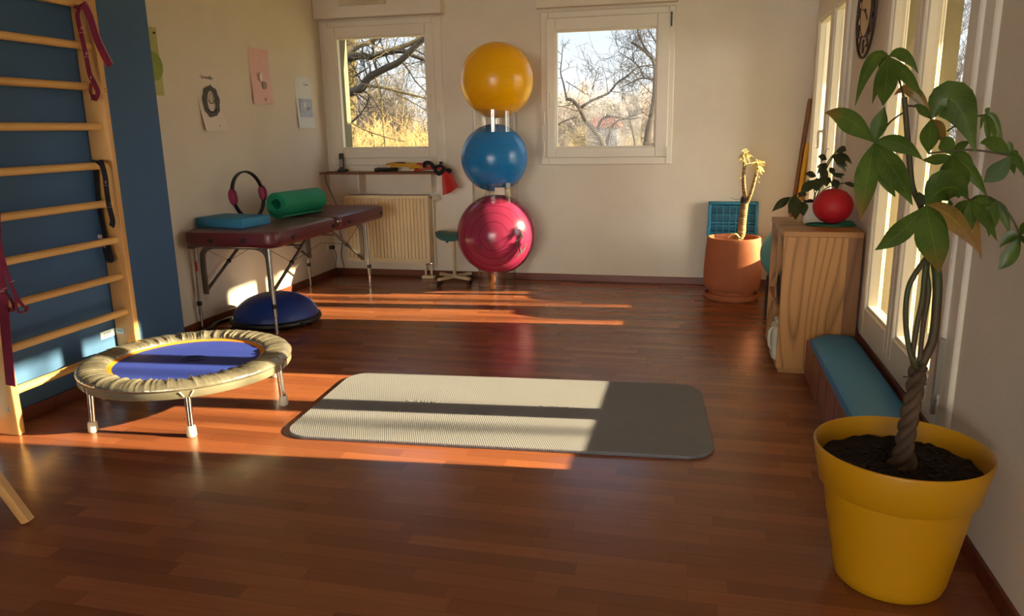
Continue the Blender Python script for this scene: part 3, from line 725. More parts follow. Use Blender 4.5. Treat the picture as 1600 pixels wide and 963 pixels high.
# rolled mat
RA, RB = Vector((-3.04, 5.13, .826)), Vector((-2.965, 5.63, .826))
axd = (RB-RA).normalized(); up = Vector((0, 0, 1)); sd2 = axd.cross(up).normalized(); ln = (RB-RA).length
sp = []
for i in range(141):
    t = i/140*2*PI*3.35; r_ = .038+.0172*t/(2*PI)+.004*max(0, t/(2*PI)-2.9); sp.append((r_*math.cos(t+3.0), r_*math.sin(t+3.0)))
def strip(mb, pts2, th):
    n = len(pts2); vs = []; fs = []
    for i in range(n):
        a = Vector(pts2[max(0, i-1)]); b = Vector(pts2[min(n-1, i+1)]); t = (b-a).normalized(); nn = Vector((-t.y, t.x))
        for k, o in ((0, -th/2), (1, th/2)):
            p = Vector(pts2[i])+nn*o
            for q in (0, ln): vs.append(RA+axd*q+sd2*p.x+up*p.y)
    for i in range(n-1):
        A, B = i*4, i*4+4
        fs += [(A, B, B+1, A+1), (A+2, A+3, B+3, B+2), (A, A+2, B+2, B), (A+1, B+1, B+3, A+3)]
    fs += [(0, 1, 3, 2), ((n-1)*4, (n-1)*4+2, (n-1)*4+3, (n-1)*4+1)]
    return mb.add(vs, fs)
mr = strip(MB(), sp, .0125)
tag(mr.build('rolled_mat', 'mat_green', ang=60), 'green foam mat rolled up on the massage table', 'exercise mat')
rmo = bpy.data.objects['rolled_mat']
zmin = min((rmo.matrix_basis @ v.co).z for v in rmo.data.vertices); rmo.location.z += .7262-zmin

# ------------------------------------------------------------------ balance dome under the table
bd = thing('balance_dome', (-2.96, 4.86, 0), 'deep blue half dome balance trainer under the massage table', 'balance trainer')
prof = [(.300, .045)]+[(.300*math.cos(t)**.9, .045+.175*math.sin(t)) for t in [PI/2*i/14 for i in range(1, 14)]]+[(0.0, .22)]
MB().lathe(prof, (-2.96, 4.86, 0), 64).build('dome', 'dome', bd)
MB().lathe([(0, .012), (.285, .012), (.318, .018), (.326, .032), (.322, .048), (.305, .056), (.29, .05)], (-2.96, 4.86, 0), 64).build('base', 'black', bd)
for a in (-.5, 2.6): MB().box(-2.96+.318*math.cos(a)-.03, -2.96+.318*math.cos(a)+.03, 4.86+.318*math.sin(a)-.012, 4.86+.318*math.sin(a)+.012, .02, .045, .005).build('grip', 'black', bd)
for k in range(6):
    a = k*PI/3; MB().tube([(-2.96+.27*math.cos(a), 4.86+.27*math.sin(a), 0), (-2.96+.27*math.cos(a), 4.86+.27*math.sin(a), .014)], .02, 10).build('foot', 'black', bd)
# dark resistance cord lying on the floor by the wall
tag(MB().tube(smooth_path([(-3.34, 4.30, .016), (-3.30, 4.5, .016), (-3.345, 4.7, .016), (-3.31, 4.95, .016), (-3.345, 5.2, .016)], 6), .014, 8).build('black_cord', 'black'), 'black cord lying on the floor along the left skirting', 'cord')

# ------------------------------------------------------------------ mini trampoline
TC = Vector((-2.495, 3.235, 0)); TZ = .235
tr = thing('mini_trampoline', TC, 'round mini trampoline with blue mat and crinkled silver cover', 'trampoline')
def wr(a, k):
    b = a+.05*math.sin(a*5)+.03*math.sin(a*11+1)
    return (sum(math.sin(b*f+p)*w_ for f, p, w_ in ((23, .3, .3), (41, 1.7, .3)))+sum((1-abs(math.sin(b*f+p)))**3*w_ for f, p, w_ in ((19, .4, 1.3), (31, 1.1, 1.1), (47, 2.2, .7)))-.7)*k
vs = []; fs = []; NA = 720
PR = [(.374, -.004, .3), (.376, .008, .8), (.388, .016, 1), (.405, .021, .9), (.43, .025, .7), (.46, .026, .45), (.485, .022, .3), (.503, .012, .2), (.511, .001, .12), (.510, -.007, .1), (.505, -.010, .05)]
for i in range(NA):
    a = 2*PI*i/NA
    for r_, z, k in PR:
        d = wr(a+(.5-r_)*.35, .0075*k)
        vs.append((TC.x+(r_+d*.3)*math.cos(a), TC.y+(r_+d*.3)*math.sin(a), TZ+z+d))
n = len(PR)
for i in range(NA):
    j = (i+1) % NA
    for k in range(n-1): fs.append((i*n+k, j*n+k, j*n+k+1, i*n+k+1))
MB().add(vs, fs).build('cover', 'vinyl', tr, ang=70)
MB().lathe([(.470, .186), (.500, .186), (.506, .194), (.506, .224), (.47, .224)], TC, 96, close=True).build('rim', 'rimgrey', tr)
jm = MB().lathe([(0, .222), (.352, .222), (.352, .228), (0, .228)], TC, 72).build('jumping_mat', 'tramp_blue', tr)
MB().lathe([(.343, .224), (.36, .231), (.382, .235), (.382, .228), (.343, .218)], TC, 72, close=True).build('edging', 'orange', tr)
MB().lathe([(.378, .21), (.475, .205), (.475, .214), (.378, .221)], TC, 72, close=True).build('elastic_ring', 'black', tr)
lg = MB()
for rr_ in (.05, .035): lg.tube([(TC.x+.02+rr_*1.3*math.cos(t), TC.y+.02+rr_*math.sin(t), .229) for t in [2*PI*i/24 for i in range(24)]], .0016, 5, closed=True)
lg.tube([(TC.x-.04, TC.y-.01, .229), (TC.x+.03, TC.y+.03, .229), (TC.x+.08, TC.y+.0, .229)], .0016, 5).build('printed_mark', 'black', tr)
MB().box(TC.x+.02, TC.x+.07, TC.y-.385, TC.y-.372, .235, .243).build('care_tag', 'label_w', tr, smooth=False)
for k in range(6):
    a = math.radians(5+60*k); c, s_ = math.cos(a), math.sin(a)
    top = TC+Vector((c*.487, s_*.487, .205)); bot = TC+Vector((c*.497, s_*.497, .02))
    lgo = MB().tube([top, bot], .0155, 14).build('leg', 'chrome', tr)
    MB().lathe([(0, 0), (.019, 0), (.023, .006), (.0215, .04), (.018, .052), (.0155, .053)], TC+Vector((c*.498, s_*.498, 0)), 18).build('foot', 'white_rub', lgo)
    for q in (-1, 1):
        t_ = Vector((-s_, c, 0)); MB().tube([TC+Vector((c*.511, s_*.511, .222))+t_*q*.03, TC+Vector((c*.508, s_*.508, .197))+t_*q*.014], .003, 6).build('cover_tie', 'white_rub', lgo)

# ------------------------------------------------------------------ exercise mat
def mat_foam():
    m, t, b = base_mat('ribbed_grey_foam')
    tcn = node(t, 'ShaderNodeTexCoord'); sp_ = node(t, 'ShaderNodeSeparateXYZ'); t.links.new(tcn.outputs['Object'], sp_.inputs[0])
    s1 = mth(t, 'SINE', mth(t, 'MULTIPLY', mth(t, 'ADD', sp_.outputs[0], mth(t, 'MULTIPLY', sp_.outputs[1], .35)), 640))
    s2 = mth(t, 'SINE', mth(t, 'MULTIPLY', mth(t, 'SUBTRACT', sp_.outputs[1], mth(t, 'MULTIPLY', sp_.outputs[0], .35)), 640))
    h = mth(t, 'ADD', s1, mth(t, 'MULTIPLY', s2, .8))
    bp = node(t, 'ShaderNodeBump'); bp.inputs['Strength'].default_value = .22; bp.inputs['Distance'].default_value = .002
    t.links.new(h, bp.inputs['Height']); t.links.new(bp.outputs[0], b.inputs['Normal'])
    nz = node(t, 'ShaderNodeTexNoise'); nz.inputs['Scale'].default_value = 3; t.links.new(tcn.outputs['Object'], nz.inputs['Vector'])
    r = node(t, 'ShaderNodeValToRGB'); t.links.new(nz.outputs[0], r.inputs[0])
    r.color_ramp.elements[0].color = lin('#717177'); r.color_ramp.elements[1].color = lin('#7a7a80')
    t.links.new(r.outputs[0], b.inputs['Base Color']); b.inputs['Roughness'].default_value = .75
    return m
MAT['mat_foam'] = mat_foam()
ML, MW, MR = 1.93, .93, .13
poly = []
for cx, cy, a0 in ((ML/2-MR, MW/2-MR, 0), (-ML/2+MR, MW/2-MR, PI/2), (-ML/2+MR, -MW/2+MR, PI), (ML/2-MR, -MW/2+MR, 1.5*PI)):
    for i in range(11): a = a0+PI/2*i/10; poly.append((cx, cy, math.cos(a), math.sin(a)))
mb = MB(); vs = []; fs = []; n = len(poly)
lev = [(.002, .0005), (0, .004), (0, .012), (.003, .0155)]
for ins, h in lev:
    for cx, cy, c, s_ in poly: vs.append((cx+(MR-ins)*c, cy+(MR-ins)*s_, h))
for l in range(3):
    for i in range(n): fs.append((l*n+i, l*n+(i+1) % n, (l+1)*n+(i+1) % n, (l+1)*n+i))
fs += [tuple(range(n-1, -1, -1)), tuple(3*n+i for i in range(n))]
em = tag(mb.add(vs, fs).build('exercise_mat', 'mat_foam', org=(0, 0, 0)), 'large grey ribbed exercise mat flat on the floor', 'exercise mat')
for tx in (-.44, .25): text_obj('AIREX', .065, 'mat_foam', em, (tx, .03, .0157), (-1, 0, 0), (0, -1, 0), 'embossed_lettering', .0012)
em.location = (-.866, 3.415, 0); em.rotation_euler = (0, 0, math.radians(4.0))

# ------------------------------------------------------------------ window ledge, phone, bands, radiator, stool
sh = thing('wall_shelf', (-2.78, 6.6, .972), 'narrow dark wooden shelf board under the left back window', 'shelf')
MB().box(XL+.006, -2.175, 6.50, YB, .972, .990, .003).build('board', 'shelfwood', sh, smooth=False)
for x in (-3.03, -2.33): MB().box(x-.012, x+.012, 6.56, YB, .80, .972, .003).build('bracket', 'wall', sh, smooth=False)
ph = thing('cordless_phone', (-3.195, 6.6, .99), 'black cordless phone standing in its cradle on the shelf', 'phone')
MB().box(-3.235, -3.155, 6.565, 6.645, .9905, 1.018, .008).build('cradle', 'black', ph)
R1 = Matrix.Rotation(math.radians(-14), 3, 'X') @ Matrix.Rotation(math.radians(5), 3, 'Y').inverted()
hs = MB().box(-3.228, -3.182, 6.59, 6.612, 1.008, 1.165, .008, rot=R1, piv=(-3.2, 6.6, 1.01)).build('handset', 'black', ph)
MB().box(-3.222, -3.188, 6.588, 6.59, 1.115, 1.152, rot=R1, piv=(-3.2, 6.6, 1.01)).build('screen', 'screen', hs, smooth=False)
for r_ in range(5):
    for c in range(3): MB().box(-3.221+c*.0115, -3.212+c*.0115, 6.587, 6.5895, 1.035+r_*.015, 1.045+r_*.015, rot=R1, piv=(-3.2, 6.6, 1.01)).build('key', 'keypad', hs, smooth=False)
MB().tube(smooth_path([(-3.31, 6.52, .995), (-3.315, 6.492, .98), (-3.315, 6.495, .9), (-3.30, 6.58, .75), (-3.29, 6.66, .6), (-3.305, 6.67, .45), (-3.285, 6.675, .33), (-3.30, 6.66, .2), (-3.27, 6.64, .08), (-3.30, 6.6, .006)], 6), .0035, 6).tube(smooth_path([(-3.235, 6.6, .997), (-3.28, 6.56, .994), (-3.31, 6.52, .995)], 4), .0035, 6).build('cord', 'cable', ph)
pg = thing('power_plug', (XL, 6.60, .27), 'black power plug in the left wall socket beside the table leg', 'plug')
MB().box(XL, XL+.01, 6.55, 6.64, .23, .32, .003).build('socket_plate', 'pvc', pg, smooth=False)
MB().box(XL+.01, XL+.055, 6.575, 6.615, .262, .298, .008).build('plug_body', 'black', pg)
MB().tube(smooth_path([(XL+.05, 6.595, .275), (XL+.07, 6.6, .2), (XL+.05, 6.61, .1), (XL+.08, 6.58, .006)], 6), .0035, 6).build('cord', 'cable', pg)
# bands on the shelf
yb = thing('resistance_band', (-2.6, 6.6, .99), 'folded yellow resistance band with black handles on the shelf', 'resistance band')
for i, (p, q, w_) in enumerate((((610, 260), (664, 262), .05), ((604, 257), (655, 258), .04), ((640, 263), (700, 264), .04))):
    a, b = at(*p, 6.56+.02*i), at(*q, 6.57+.02*i); a.z = max(a.z, .9945+.011*i); b.z = max(b.z, .9945+.011*i)
    MB().ribbon(smooth_path([a, a.lerp(b, .3)+Vector((0, 0, .012)), a.lerp(b, .7)+Vector((0, 0, .008)), b], 5), (0, 1, .35), w_, .009).build('band', 'yellow_band', yb)
MB().tube(smooth_path([(-2.86, 6.56, 1.008), (-2.80, 6.57, 1.012), (-2.74, 6.57, 1.01), (-2.69, 6.57, 1.014), (-2.64, 6.57, 1.013)], 5), [.016, .019, .017, .02, .018, .016]*3+[.017]*3, 8).build('handle', 'black', yb)
MB().tube(smooth_path([(-2.70, 6.58, 1.02), (-2.68, 6.58, 1.055), (-2.64, 6.58, 1.07), (-2.57, 6.58, 1.067), (-2.555, 6.58, 1.035)], 5), .007, 6).build('strap', 'blackfab', yb)
rb = thing('resistance_band', (-2.4, 6.58, .99), 'red resistance band with its flared end hanging off the shelf', 'resistance band')
for i, (p, q, w_) in enumerate((((648, 266), (690, 264), .06), ((640, 259), (668, 258), .03))):
    a, b = at(*p, 6.55+.05*i), at(*q, 6.55+.05*i); a.z = max(a.z, .9945); b.z = max(b.z, .9945)
    MB().ribbon(smooth_path([a, a.lerp(b, .5)+Vector((0, 0, .014)), b], 6), (0, 1, .3), w_, .008).build('band', 'red_band', rb)
a, b, c, d = at(690, 268, 6.49), at(703, 268, 6.48), at(716, 292, 6.47), at(692, 305, 6.48)
nn = (b-a).cross(d-a).normalized()*.004
vs = []; fs = []
NU, NV = 8, 8
for j in range(NV+1):
    for i in range(NU+1):
        u, v = i/NU, j/NV; p = a.lerp(b, u).lerp(d.lerp(c, u)-Vector((0, 0, .012*math.sin(u*PI))), v); p.y += .012*math.sin(u*2*PI)*v; vs.append(p)
for j in range(NV):
    for i in range(NU): q = j*(NU+1)+i; fs.append((q, q+1, q+NU+2, q+NU+1))
n0 = len(vs); vs += [p+nn for p in vs]; fs += [tuple(reversed([n0+i for i in f])) for f in fs]
MB().add(vs, fs).build('hanging_end', 'red_band', rb)
MB().tube(smooth_path([at(663, 262, 6.5), at(664, 255, 6.5), at(672, 255, 6.5), at(678, 262, 6.49), at(681, 268, 6.485), at(686, 272, 6.48), at(691, 268, 6.48), at(694, 262, 6.48)], 5), .017, 8).build('strap', 'blackfab', rb)
MB().tube(smooth_path([at(680, 262, 6.5), at(688, 259, 6.5), at(696, 264, 6.49), at(702, 269, 6.48), at(704, 266, 6.48), at(699, 265, 6.48)], 5), .011, 8).build('strap', 'blackfab', rb)
MB().box(*(lambda p: (p.x-.013, p.x+.013, p.y-.012, p.y+.012, p.z-.014, p.z+.014))(at(689, 255, 6.55)), .003).build('door_anchor', 'black', rb, smooth=False)

ra = thing('radiator', (-2.79, 6.65, .15), 'cream panel radiator with vertical ribs under the left window', 'radiator')
poly = []; N = 23; xw = .795/N
for i in range(N):
    x0 = -3.185+i*xw
    for u, d in ((0, 0), (.2, .0), (.32, .013), (.7, .013), (.82, 0)): poly.append((x0+u*xw, d))
poly.append((-2.39, 0))
front = [(x, 6.602+d) for x, d in poly]
vs = [(x, y, .185) for x, y in front]+[(x, y, .745) for x, y in front]; n = len(front)
fs = [(i, i+1, n+i+1, n+i) for i in range(n-1)]
MB().add(vs, fs).build('ribbed_panel', 'rad', ra, ang=25)
fm = MB(); fm.box(-3.205, -3.185, 6.595, 6.69, .15, .775, .004).box(-2.39, -2.37, 6.595, 6.69, .15, .775, .004).box(-3.185, -2.39, 6.595, 6.625, .15, .187).box(-3.185, -2.39, 6.595, 6.69, .745, .775, .003).box(-3.19, -2.385, 6.625, 6.69, .16, .75)
fm.build('casing', 'rad', ra, smooth=False)
vm = MB()
for k in range(24): vm.box(-3.17+k*.033, -3.145+k*.033, 6.62, 6.68, .774, .777)
vm.build('top_grille', 'dark_alu', ra, smooth=False)
MB().tube([(-2.37, 6.65, .75), (-2.335, 6.65, .75)], .012, 10).build('valve_body', 'chrome', ra)
MB().lathe([(0, 0), (.022, 0), (.025, .02), (.022, .06), (0, .062)], (-2.338, 6.65, .75), 20, (1, -.1, 0)).build('thermostat_knob', 'white_rub', ra)
MB().tube([(-2.345, 6.66, .74), (-2.345, 6.67, .1)], .007, 8).tube([(-2.345, 6.665, .24), (-2.345, 6.665, .22)], .012, 8).build('riser', 'rad', ra)
for x in (-2.43, -2.375):
    MB().tube([(x, 6.63, .15), (x, 6.63, .025)], .011, 10).build('pipe', 'rad', ra)
MB().box(-2.445, -2.36, 6.615, 6.645, .128, .148, .004).build('valve_block', 'chrome', ra)
MB().box(-2.465, -2.345, 6.60, 6.66, .0, .026, .006).build('pipe_cover', 'rad', ra)

st = thing('rolling_stool', (-2.09, 6.45, 0), 'small rolling stool with teal saddle seat beside the magenta ball', 'stool')
vs = []; fs = []; NA, NR = 32, 10
for j in range(NR+1):
    r_ = j/NR
    for i in range(NA):
        a = 2*PI*i/NA; x, y = r_*.17*math.cos(a), r_*.15*math.sin(a)
        z = .462+1.1*x*x-1.0*y*y-.03*r_**6; vs.append((-2.085+x, 6.45+y, z))
for j in range(NR+1):
    r_ = 1-j/NR
    for i in range(NA):
        a = 2*PI*i/NA; x, y = r_*.165*math.cos(a), r_*.145*math.sin(a); vs.append((-2.085+x, 6.45+y, .412+1.0*x*x-.6*y*y))
for j in range(2*NR+1):
    for i in range(NA): fs.append((j*NA+i, j*NA+(i+1) % NA, (j+1)*NA+(i+1) % NA, (j+1)*NA+i))
MB().add(vs, fs).build('seat', 'teal_seat', st, ang=60)
MB().box(-2.17, -2.0, 6.42, 6.48, .396, .412, .004).build('seat_plate', 'black', st)
MB().tube([(-2.09, 6.45, .05), (-2.09, 6.45, .41)], .016, 12).build('column', 'cream_metal', st)
MB().tube([(-2.14, 6.43, .385), (-2.09, 6.44, .395)], .008, 8).sphere((-2.145, 6.43, .382), .014, 10, 8).build('lever', 'black', st)
for k in range(4):
    a = PI/4+k*PI/2+.25; c, s_ = math.cos(a), math.sin(a)
    MB().box(-2.09, -1.89, 6.436, 6.464, .048, .074, .004, rot=Matrix.Rotation(a, 3, 'Z'), piv=(-2.09, 6.45, 0)).build('foot_arm', 'cream_metal', st)
    p = Vector((-2.09+.19*c, 6.45+.19*s_, 0)); ax2 = Vector((-s_, c, 0))
    MB().tube([p-ax2*.013+Vector((0, 0, .024)), p+ax2*.013+Vector((0, 0, .024))], .0235, 14).tube([p+Vector((0, 0, .024)), p+Vector((0, 0, .055))], .006, 8).build('caster', 'black', st)

# ------------------------------------------------------------------ stacked balls
BX, BY = -1.64, 6.29
def ball(name, c, r, mat, label, sc=(1, 1, 1)):
    o = MB().sphere(c, r, 72, 36, sc).build(name, mat, org=c); tag(o, label, 'exercise ball'); return o
bp_ = ball('exercise_ball', (BX-.008, BY, .474), .340, 'ball_p', 'large magenta ringed exercise ball, lowest of the stack')
bb_ = ball('exercise_ball', (BX-.013, BY, 1.118), .279, 'ball_b', 'medium blue exercise ball in the middle of the stack')
by_ = ball('exercise_ball', (BX+.022, BY, 1.745), .300, 'ball_y', 'yellow exercise ball on top of the stack')
def on_ball(o, c, r, strokes, w_, mat, name):
    mb = MB(); c = Vector(c)
    for st_ in strokes:
        pts = []
        for px, py in st_:
            d = (CR*(px-800)+CU*(481.5-py)+CW*FPX).normalized(); oc = Vector((0, 0, CAMH))-c
            bq = oc.dot(d); D = bq*bq-(oc.dot(oc)-r*r)
            if D < 0: continue
            t = -bq-math.sqrt(D); pts.append(Vector((0, 0, CAMH))+d*(t-.0005))
        if len(pts) > 1: mb.tube(smooth_path(pts, 3), w_, 5)
    return mb.build(name, mat, o)
on_ball(bp_, (BX-.008, BY, .474), .34, [[(814, 363), (812, 371), (806, 377)], [(813, 364), (817, 370), (814, 376)], [(811, 376), (812, 388), (815, 396)], [(806, 379), (809, 384)], [(811, 396), (806, 402)], [(822, 381), (819, 388), (814, 394), (810, 398)], [(820, 388), (817, 393)]], .006, 'black_mottle', 'printed_figure')
on_ball(bp_, (BX-.008, BY, .474), .34, [[(745, 384), (752, 382), (749, 388)], [(760, 379), (764, 375), (766, 382)], [(746, 389), (752, 389)]], .003, 'ink', 'printed_mark')
on_ball(by_, (BX+.022, BY, 1.745), .30, [[(742, 176), (745, 172), (747, 178)], [(747, 176), (750, 174), (749, 179)], [(741, 179), (746, 180)], [(744, 170), (746, 173)]], .004, 'ink', 'printed_mark')
def support(z0, z1, r, x, label):
    o = thing('ball_ring', (x, BY, z0), label, 'ball stand', 'clear rings of the ball stack')
    MB().lathe([(r, z0), (r, z1), (r-.003, z1), (r-.003, z0)], (x, BY, 0), 56, close=True).build('cylinder', 'plastic_clear', o)
    MB().lathe([(r+.0015, z1-.006), (r+.0015, z1), (r-.0045, z1), (r-.0045, z1-.006)], (x, BY, 0), 56, close=True).lathe([(r+.0015, z0), (r+.0015, z0+.006), (r-.0045, z0+.006), (r-.0045, z0)], (x, BY, 0), 56, close=True).build('edge', 'plastic_clear', o)
    return o
def seat_z(cz, R, r, sgn): return cz+sgn*math.sqrt(max(0, R*R-r*r))
r1_ = .165; s1 = support(.0, seat_z(.474, .34, r1_+.003, -1)-.002, r1_, BX-.01, 'clear plastic ring on the floor under the magenta ball')
r2_ = .195; s2 = support(seat_z(.474, .34, r2_-.004, 1)+.003, seat_z(1.118, .279, r2_+.003, -1)-.003, r2_, BX-.01, 'clear plastic ring between the magenta and blue balls')
r3_ = .185; s3 = support(seat_z(1.118, .279, r3_-.004, 1)+.003, seat_z(1.745, .30, r3_+.004, -1)-.003, r3_, BX+.0, 'clear plastic ring between the blue and yellow balls')
cd = at(781, 299, BY-r2_-.004)
MB().box(cd.x-.042, cd.x+.042, cd.y-.002, cd.y, cd.z-.029, cd.z+.029).build('card', 'label_w', s2, smooth=False)
# seam strips of the clear sheets
for o, z0, z1, r in ((s1, .004, .17, r1_), (s2, .79, .91, r2_), (s3, 1.335, 1.50, r3_)):
    for a in (-1.2, -1.75): MB().box(o.location.x+(r+.001)*math.cos(a)-.009, o.location.x+(r+.001)*math.cos(a)+.009, BY+(r+.001)*math.sin(a)-.002, BY+(r+.001)*math.sin(a), z0, z1).build('seam', 'plastic_clear', o, smooth=False)
yf = MB().ribbon(smooth_path([(BX-.03, BY-.05, .003), (BX-.045, BY-.055, .04), (BX-.03, BY-.05, .09), (BX-.045, BY-.04, .128)], 5), (1, .3, 0), [.055, .05, .045, .04, .036, .034, .034, .036, .04, .042, .044, .04, .035, .03, .03, .028], .008)
tag(yf.build('folded_cloth', 'orange'), 'small folded orange cloth inside the clear ring under the magenta ball', 'cloth')

# ------------------------------------------------------------------ back right corner: crate, terracotta pot, sticks, teal ball
cr = thing('folding_crate', (.316, 6.65, 0), 'flat folded teal plastic crate standing against the back wall', 'crate')
cm = MB(); X0, X1, Z1 = .115, .518, .728
cm.box(X0+.01, X1-.01, 6.692, 6.704, 0, Z1-.01, .003)
cm.build('panel', 'crate', cr, smooth=False)
gm = MB()
for x in [X0+.02+i*(X1-X0-.04)/7 for i in range(8)]: gm.box(x-.005, x+.005, 6.636, 6.694, .03, Z1-.03)
for z in [.05, .12, .19, .26, .33, .40, .47, .53, .555, .62, .69]: gm.box(X0+.02, X1-.02, 6.638, 6.694, z-.005, z+.005)
gm.build('rib_grid', 'crate', cr, smooth=False)
rmx = MB()
rmx.box(X0, X0+.022, 6.625, 6.69, .0, Z1, .006).box(X1-.022, X1, 6.625, 6.69, .0, Z1, .006).box(X0, X1, 6.625, 6.69, Z1-.024, Z1, .006).box(X0+.02, X1-.02, 6.628, 6.69, .0, .03, .004)
rmx.build('rim', 'crate', cr, ang=30)
MB().box(X0-.006, X0+.012, 6.622, 6.64, .44, .52, .003).box(X1-.012, X1+.006, 6.622, 6.64, .44, .52, .003).build('latch', 'crate', cr, smooth=False)

TPX, TPY = .313, 6.215
tp = thing('terracotta_pot', (TPX, TPY, 0), 'terracotta pot on a saucer with a bare yucca trunk', 'potted plant')
MB().lathe([(0, .03), (.178, .03), (.18, .075), (.205, .085), (.217, .11), (.222, .17), (.221, .26), (.215, .36), (.2065, .465), (.206, .485), (.20, .494), (.190, .494), (.187, .48), (.19, .43), (0, .43)], (TPX, TPY, 0), 72).build('pot', 'terracotta', tp)
MB().lathe([(0, .0), (.195, .0), (.208, .012), (.21, .045), (.204, .05), (.196, .045), (.19, .022), (0, .022)], (TPX, TPY, 0), 72).build('saucer', 'terracotta', tp)
MB().lathe([(0, .434), (.1, .437), (.186, .432)], (TPX, TPY, 0), 40).build('soil', 'soil', tp)
def tk(pxs, Y): return [at(x, y, Y) for x, y in pxs]
tr0 = smooth_path([Vector((TPX-.02, TPY, .43))]+tk([(1157, 368), (1160, 345), (1163, 322), (1165, 306)], TPY), 5)
def ringed(pts, rs):
    out = []; 
    for i, p in enumerate(pts): out.append(rs[0]+(rs[1]-rs[0])*i/(len(pts)-1)*1.0)
    return out
def dense(pts, n):
    L = [0]
    for a, b in zip(pts, pts[1:]): L.append(L[-1]+(b-a).length)
    out = []; j = 0
    for i in range(n+1):
        d = L[-1]*i/n
        while j < len(L)-2 and L[j+1] < d: j += 1
        out.append(pts[j].lerp(pts[j+1], (d-L[j])/max(1e-9, L[j+1]-L[j])))
    return out
def ring_trunk(pts, r0, r1, step, name, mat, par):
    L = sum((b-a).length for a, b in zip(pts, pts[1:])); n = int(L/step*4); q = dense(pts, n)
    MB().tube(q, [(r0+(r1-r0)*i/n)*(1+.07*(1 if i % 4 == 0 else 0)+.03*math.sin(i*1.7)) for i in range(n+1)], 14).build(name, mat, par, ang=60)
ring_trunk(tr0, .034, .027, .018, 'trunk', 'trunk', tp)
ring_trunk(smooth_path(tk([(1164, 308), (1162, 285), (1163, 262), (1164, 246)], TPY), 5), .015, .012, .016, 'branch', 'trunk', tp)
ring_trunk(smooth_path(tk([(1168, 316), (1174, 300), (1180, 278), (1184, 262)], TPY-.02), 5), .014, .012, .016, 'branch', 'trunk', tp)
MB().tube(tk([(1162.5, 317), (1164, 309)], TPY), .030, 16).tube(smooth_path(tk([(1163, 309), (1150, 312), (1142, 309)], TPY), 4), .0015, 5).build('cut_band', 'tape', tp)
for hx, hy in ((1163, 243), (1184, 258)):
    h = at(hx, hy, TPY-.01); fm = MB(); rr = random.Random(hx)
    for k in range(60):
        a = rr.uniform(0, 2*PI); el = rr.uniform(-1.0, 1.3); d = Vector((math.cos(a)*math.cos(el), math.sin(a)*math.cos(el), math.sin(el)))
        l = rr.uniform(.035, .075); fm.tube([h+d*.006, h+d*l*.5+Vector((0, 0, .008)), h+d*l+Vector((0, 0, -.014))], [.005, .004, .002], 4)
    fm.build('dried_leaf_tuft', 'dry', tp)
fm = MB()
for hx, hy, dx in ((1172, 256, -10), (1160, 278, -6), (1181, 275, 6), (1184, 270, 7), (1182, 283, 5)):
    a = at(hx, hy, TPY-.03); b = at(hx+dx, hy+3, TPY-.05); fm.tube(smooth_path([a, a.lerp(b, .5)+Vector((0, 0, .008)), b], 3), .003, 5)
fm.build('dried_leaf_scar', 'dry', tp)
MB().tube(smooth_path([at(1138, 372, TPY-.1), at(1141, 368, TPY-.1), at(1150, 366, TPY-.1), at(1155, 371, TPY-.08)], 5), .006, 6).build('dry_stalk', 'dry', tp)

# leaning sticks
def stick(p0_, p1_, r, mat, label):
    mb = MB().tube([p0_, Vector(p0_).lerp(Vector(p1_), .02), Vector(p0_).lerp(Vector(p1_), .98), p1_], [r*.8, r, r, r*.8], 16); return tag(mb.build('wooden_stick', mat), label, 'stick')
stick((.735, 6.66, .003), (.868, 6.665, 1.55), .018, 'brown_stick', 'long brown wooden stick leaning in the back right corner')
stick((.765, 6.58, .003), (.866, 6.6, 1.205), .020, 'yellow_stick', 'shorter yellow stick leaning in the back right corner')
rs = thing('ball_holder', (.665, 5.62, 0), 'black ring holder on the floor behind the cabinet', 'ball stand')
MB().lathe([(.13, 0), (.15, 0), (.145, .30), (.125, .30)], (.665, 5.62, 0), 40, close=True).build('ring', 'black', rs)
ball('exercise_ball', (.672, 5.62, .459), .205, 'ball_t', 'small pale teal exercise ball behind the wooden cabinet')

# ------------------------------------------------------------------ oak cabinet and the things on and in it
CX0, CX1, CY0, CY1, CZ = .474, .868, 4.27, 4.955, .795
cb = thing('wooden_cabinet', ((CX0+CX1)/2, (CY0+CY1)/2, 0), 'oak veneer cabinet with open shelves under the house plant', 'cabinet')
T = .02
MB().box(CX0, CX1, CY0, CY0+T, .03, CZ-.03, .002).build('side_panel', 'oak', cb, smooth=False)
MB().box(CX1-.072, CX1+.001, CY0-.0015, CY0+.002, .03, CZ-.03).build('edge_strip', 'oak_dark', cb, smooth=False)
MB().box(CX0, CX1, CY1-T, CY1, .03, CZ-.03, .002).build('side_panel', 'oak', cb, smooth=False)
MB().box(CX0-.004, CX1+.002, CY0-.004, CY1+.004, CZ-.03, CZ, .003).build('top', 'oak_top', cb, smooth=False)
MB().box(CX0, CX1, CY0+T, CY1-T, .03, .052).build('bottom', 'oak_top', cb, smooth=False)
MB().box(CX1-.008, CX1, CY0+T, CY1-T, .052, CZ-.03).build('back_panel', 'oak', cb, smooth=False)
MB().box(CX0+.004, CX1-.01, CY0+T, CY1-T, .34, .36).build('shelf', 'oak_top', cb, smooth=False)
MB().box(CX0+.004, CX1-.01, 4.60, 4.62, .052, CZ-.03).build('divider', 'oak', cb, smooth=False)
MB().box(CX0+.012, CX1-.01, CY0+.012, CY1-.012, 0, .03, .002).build('plinth', 'oak_top', cb, smooth=False)
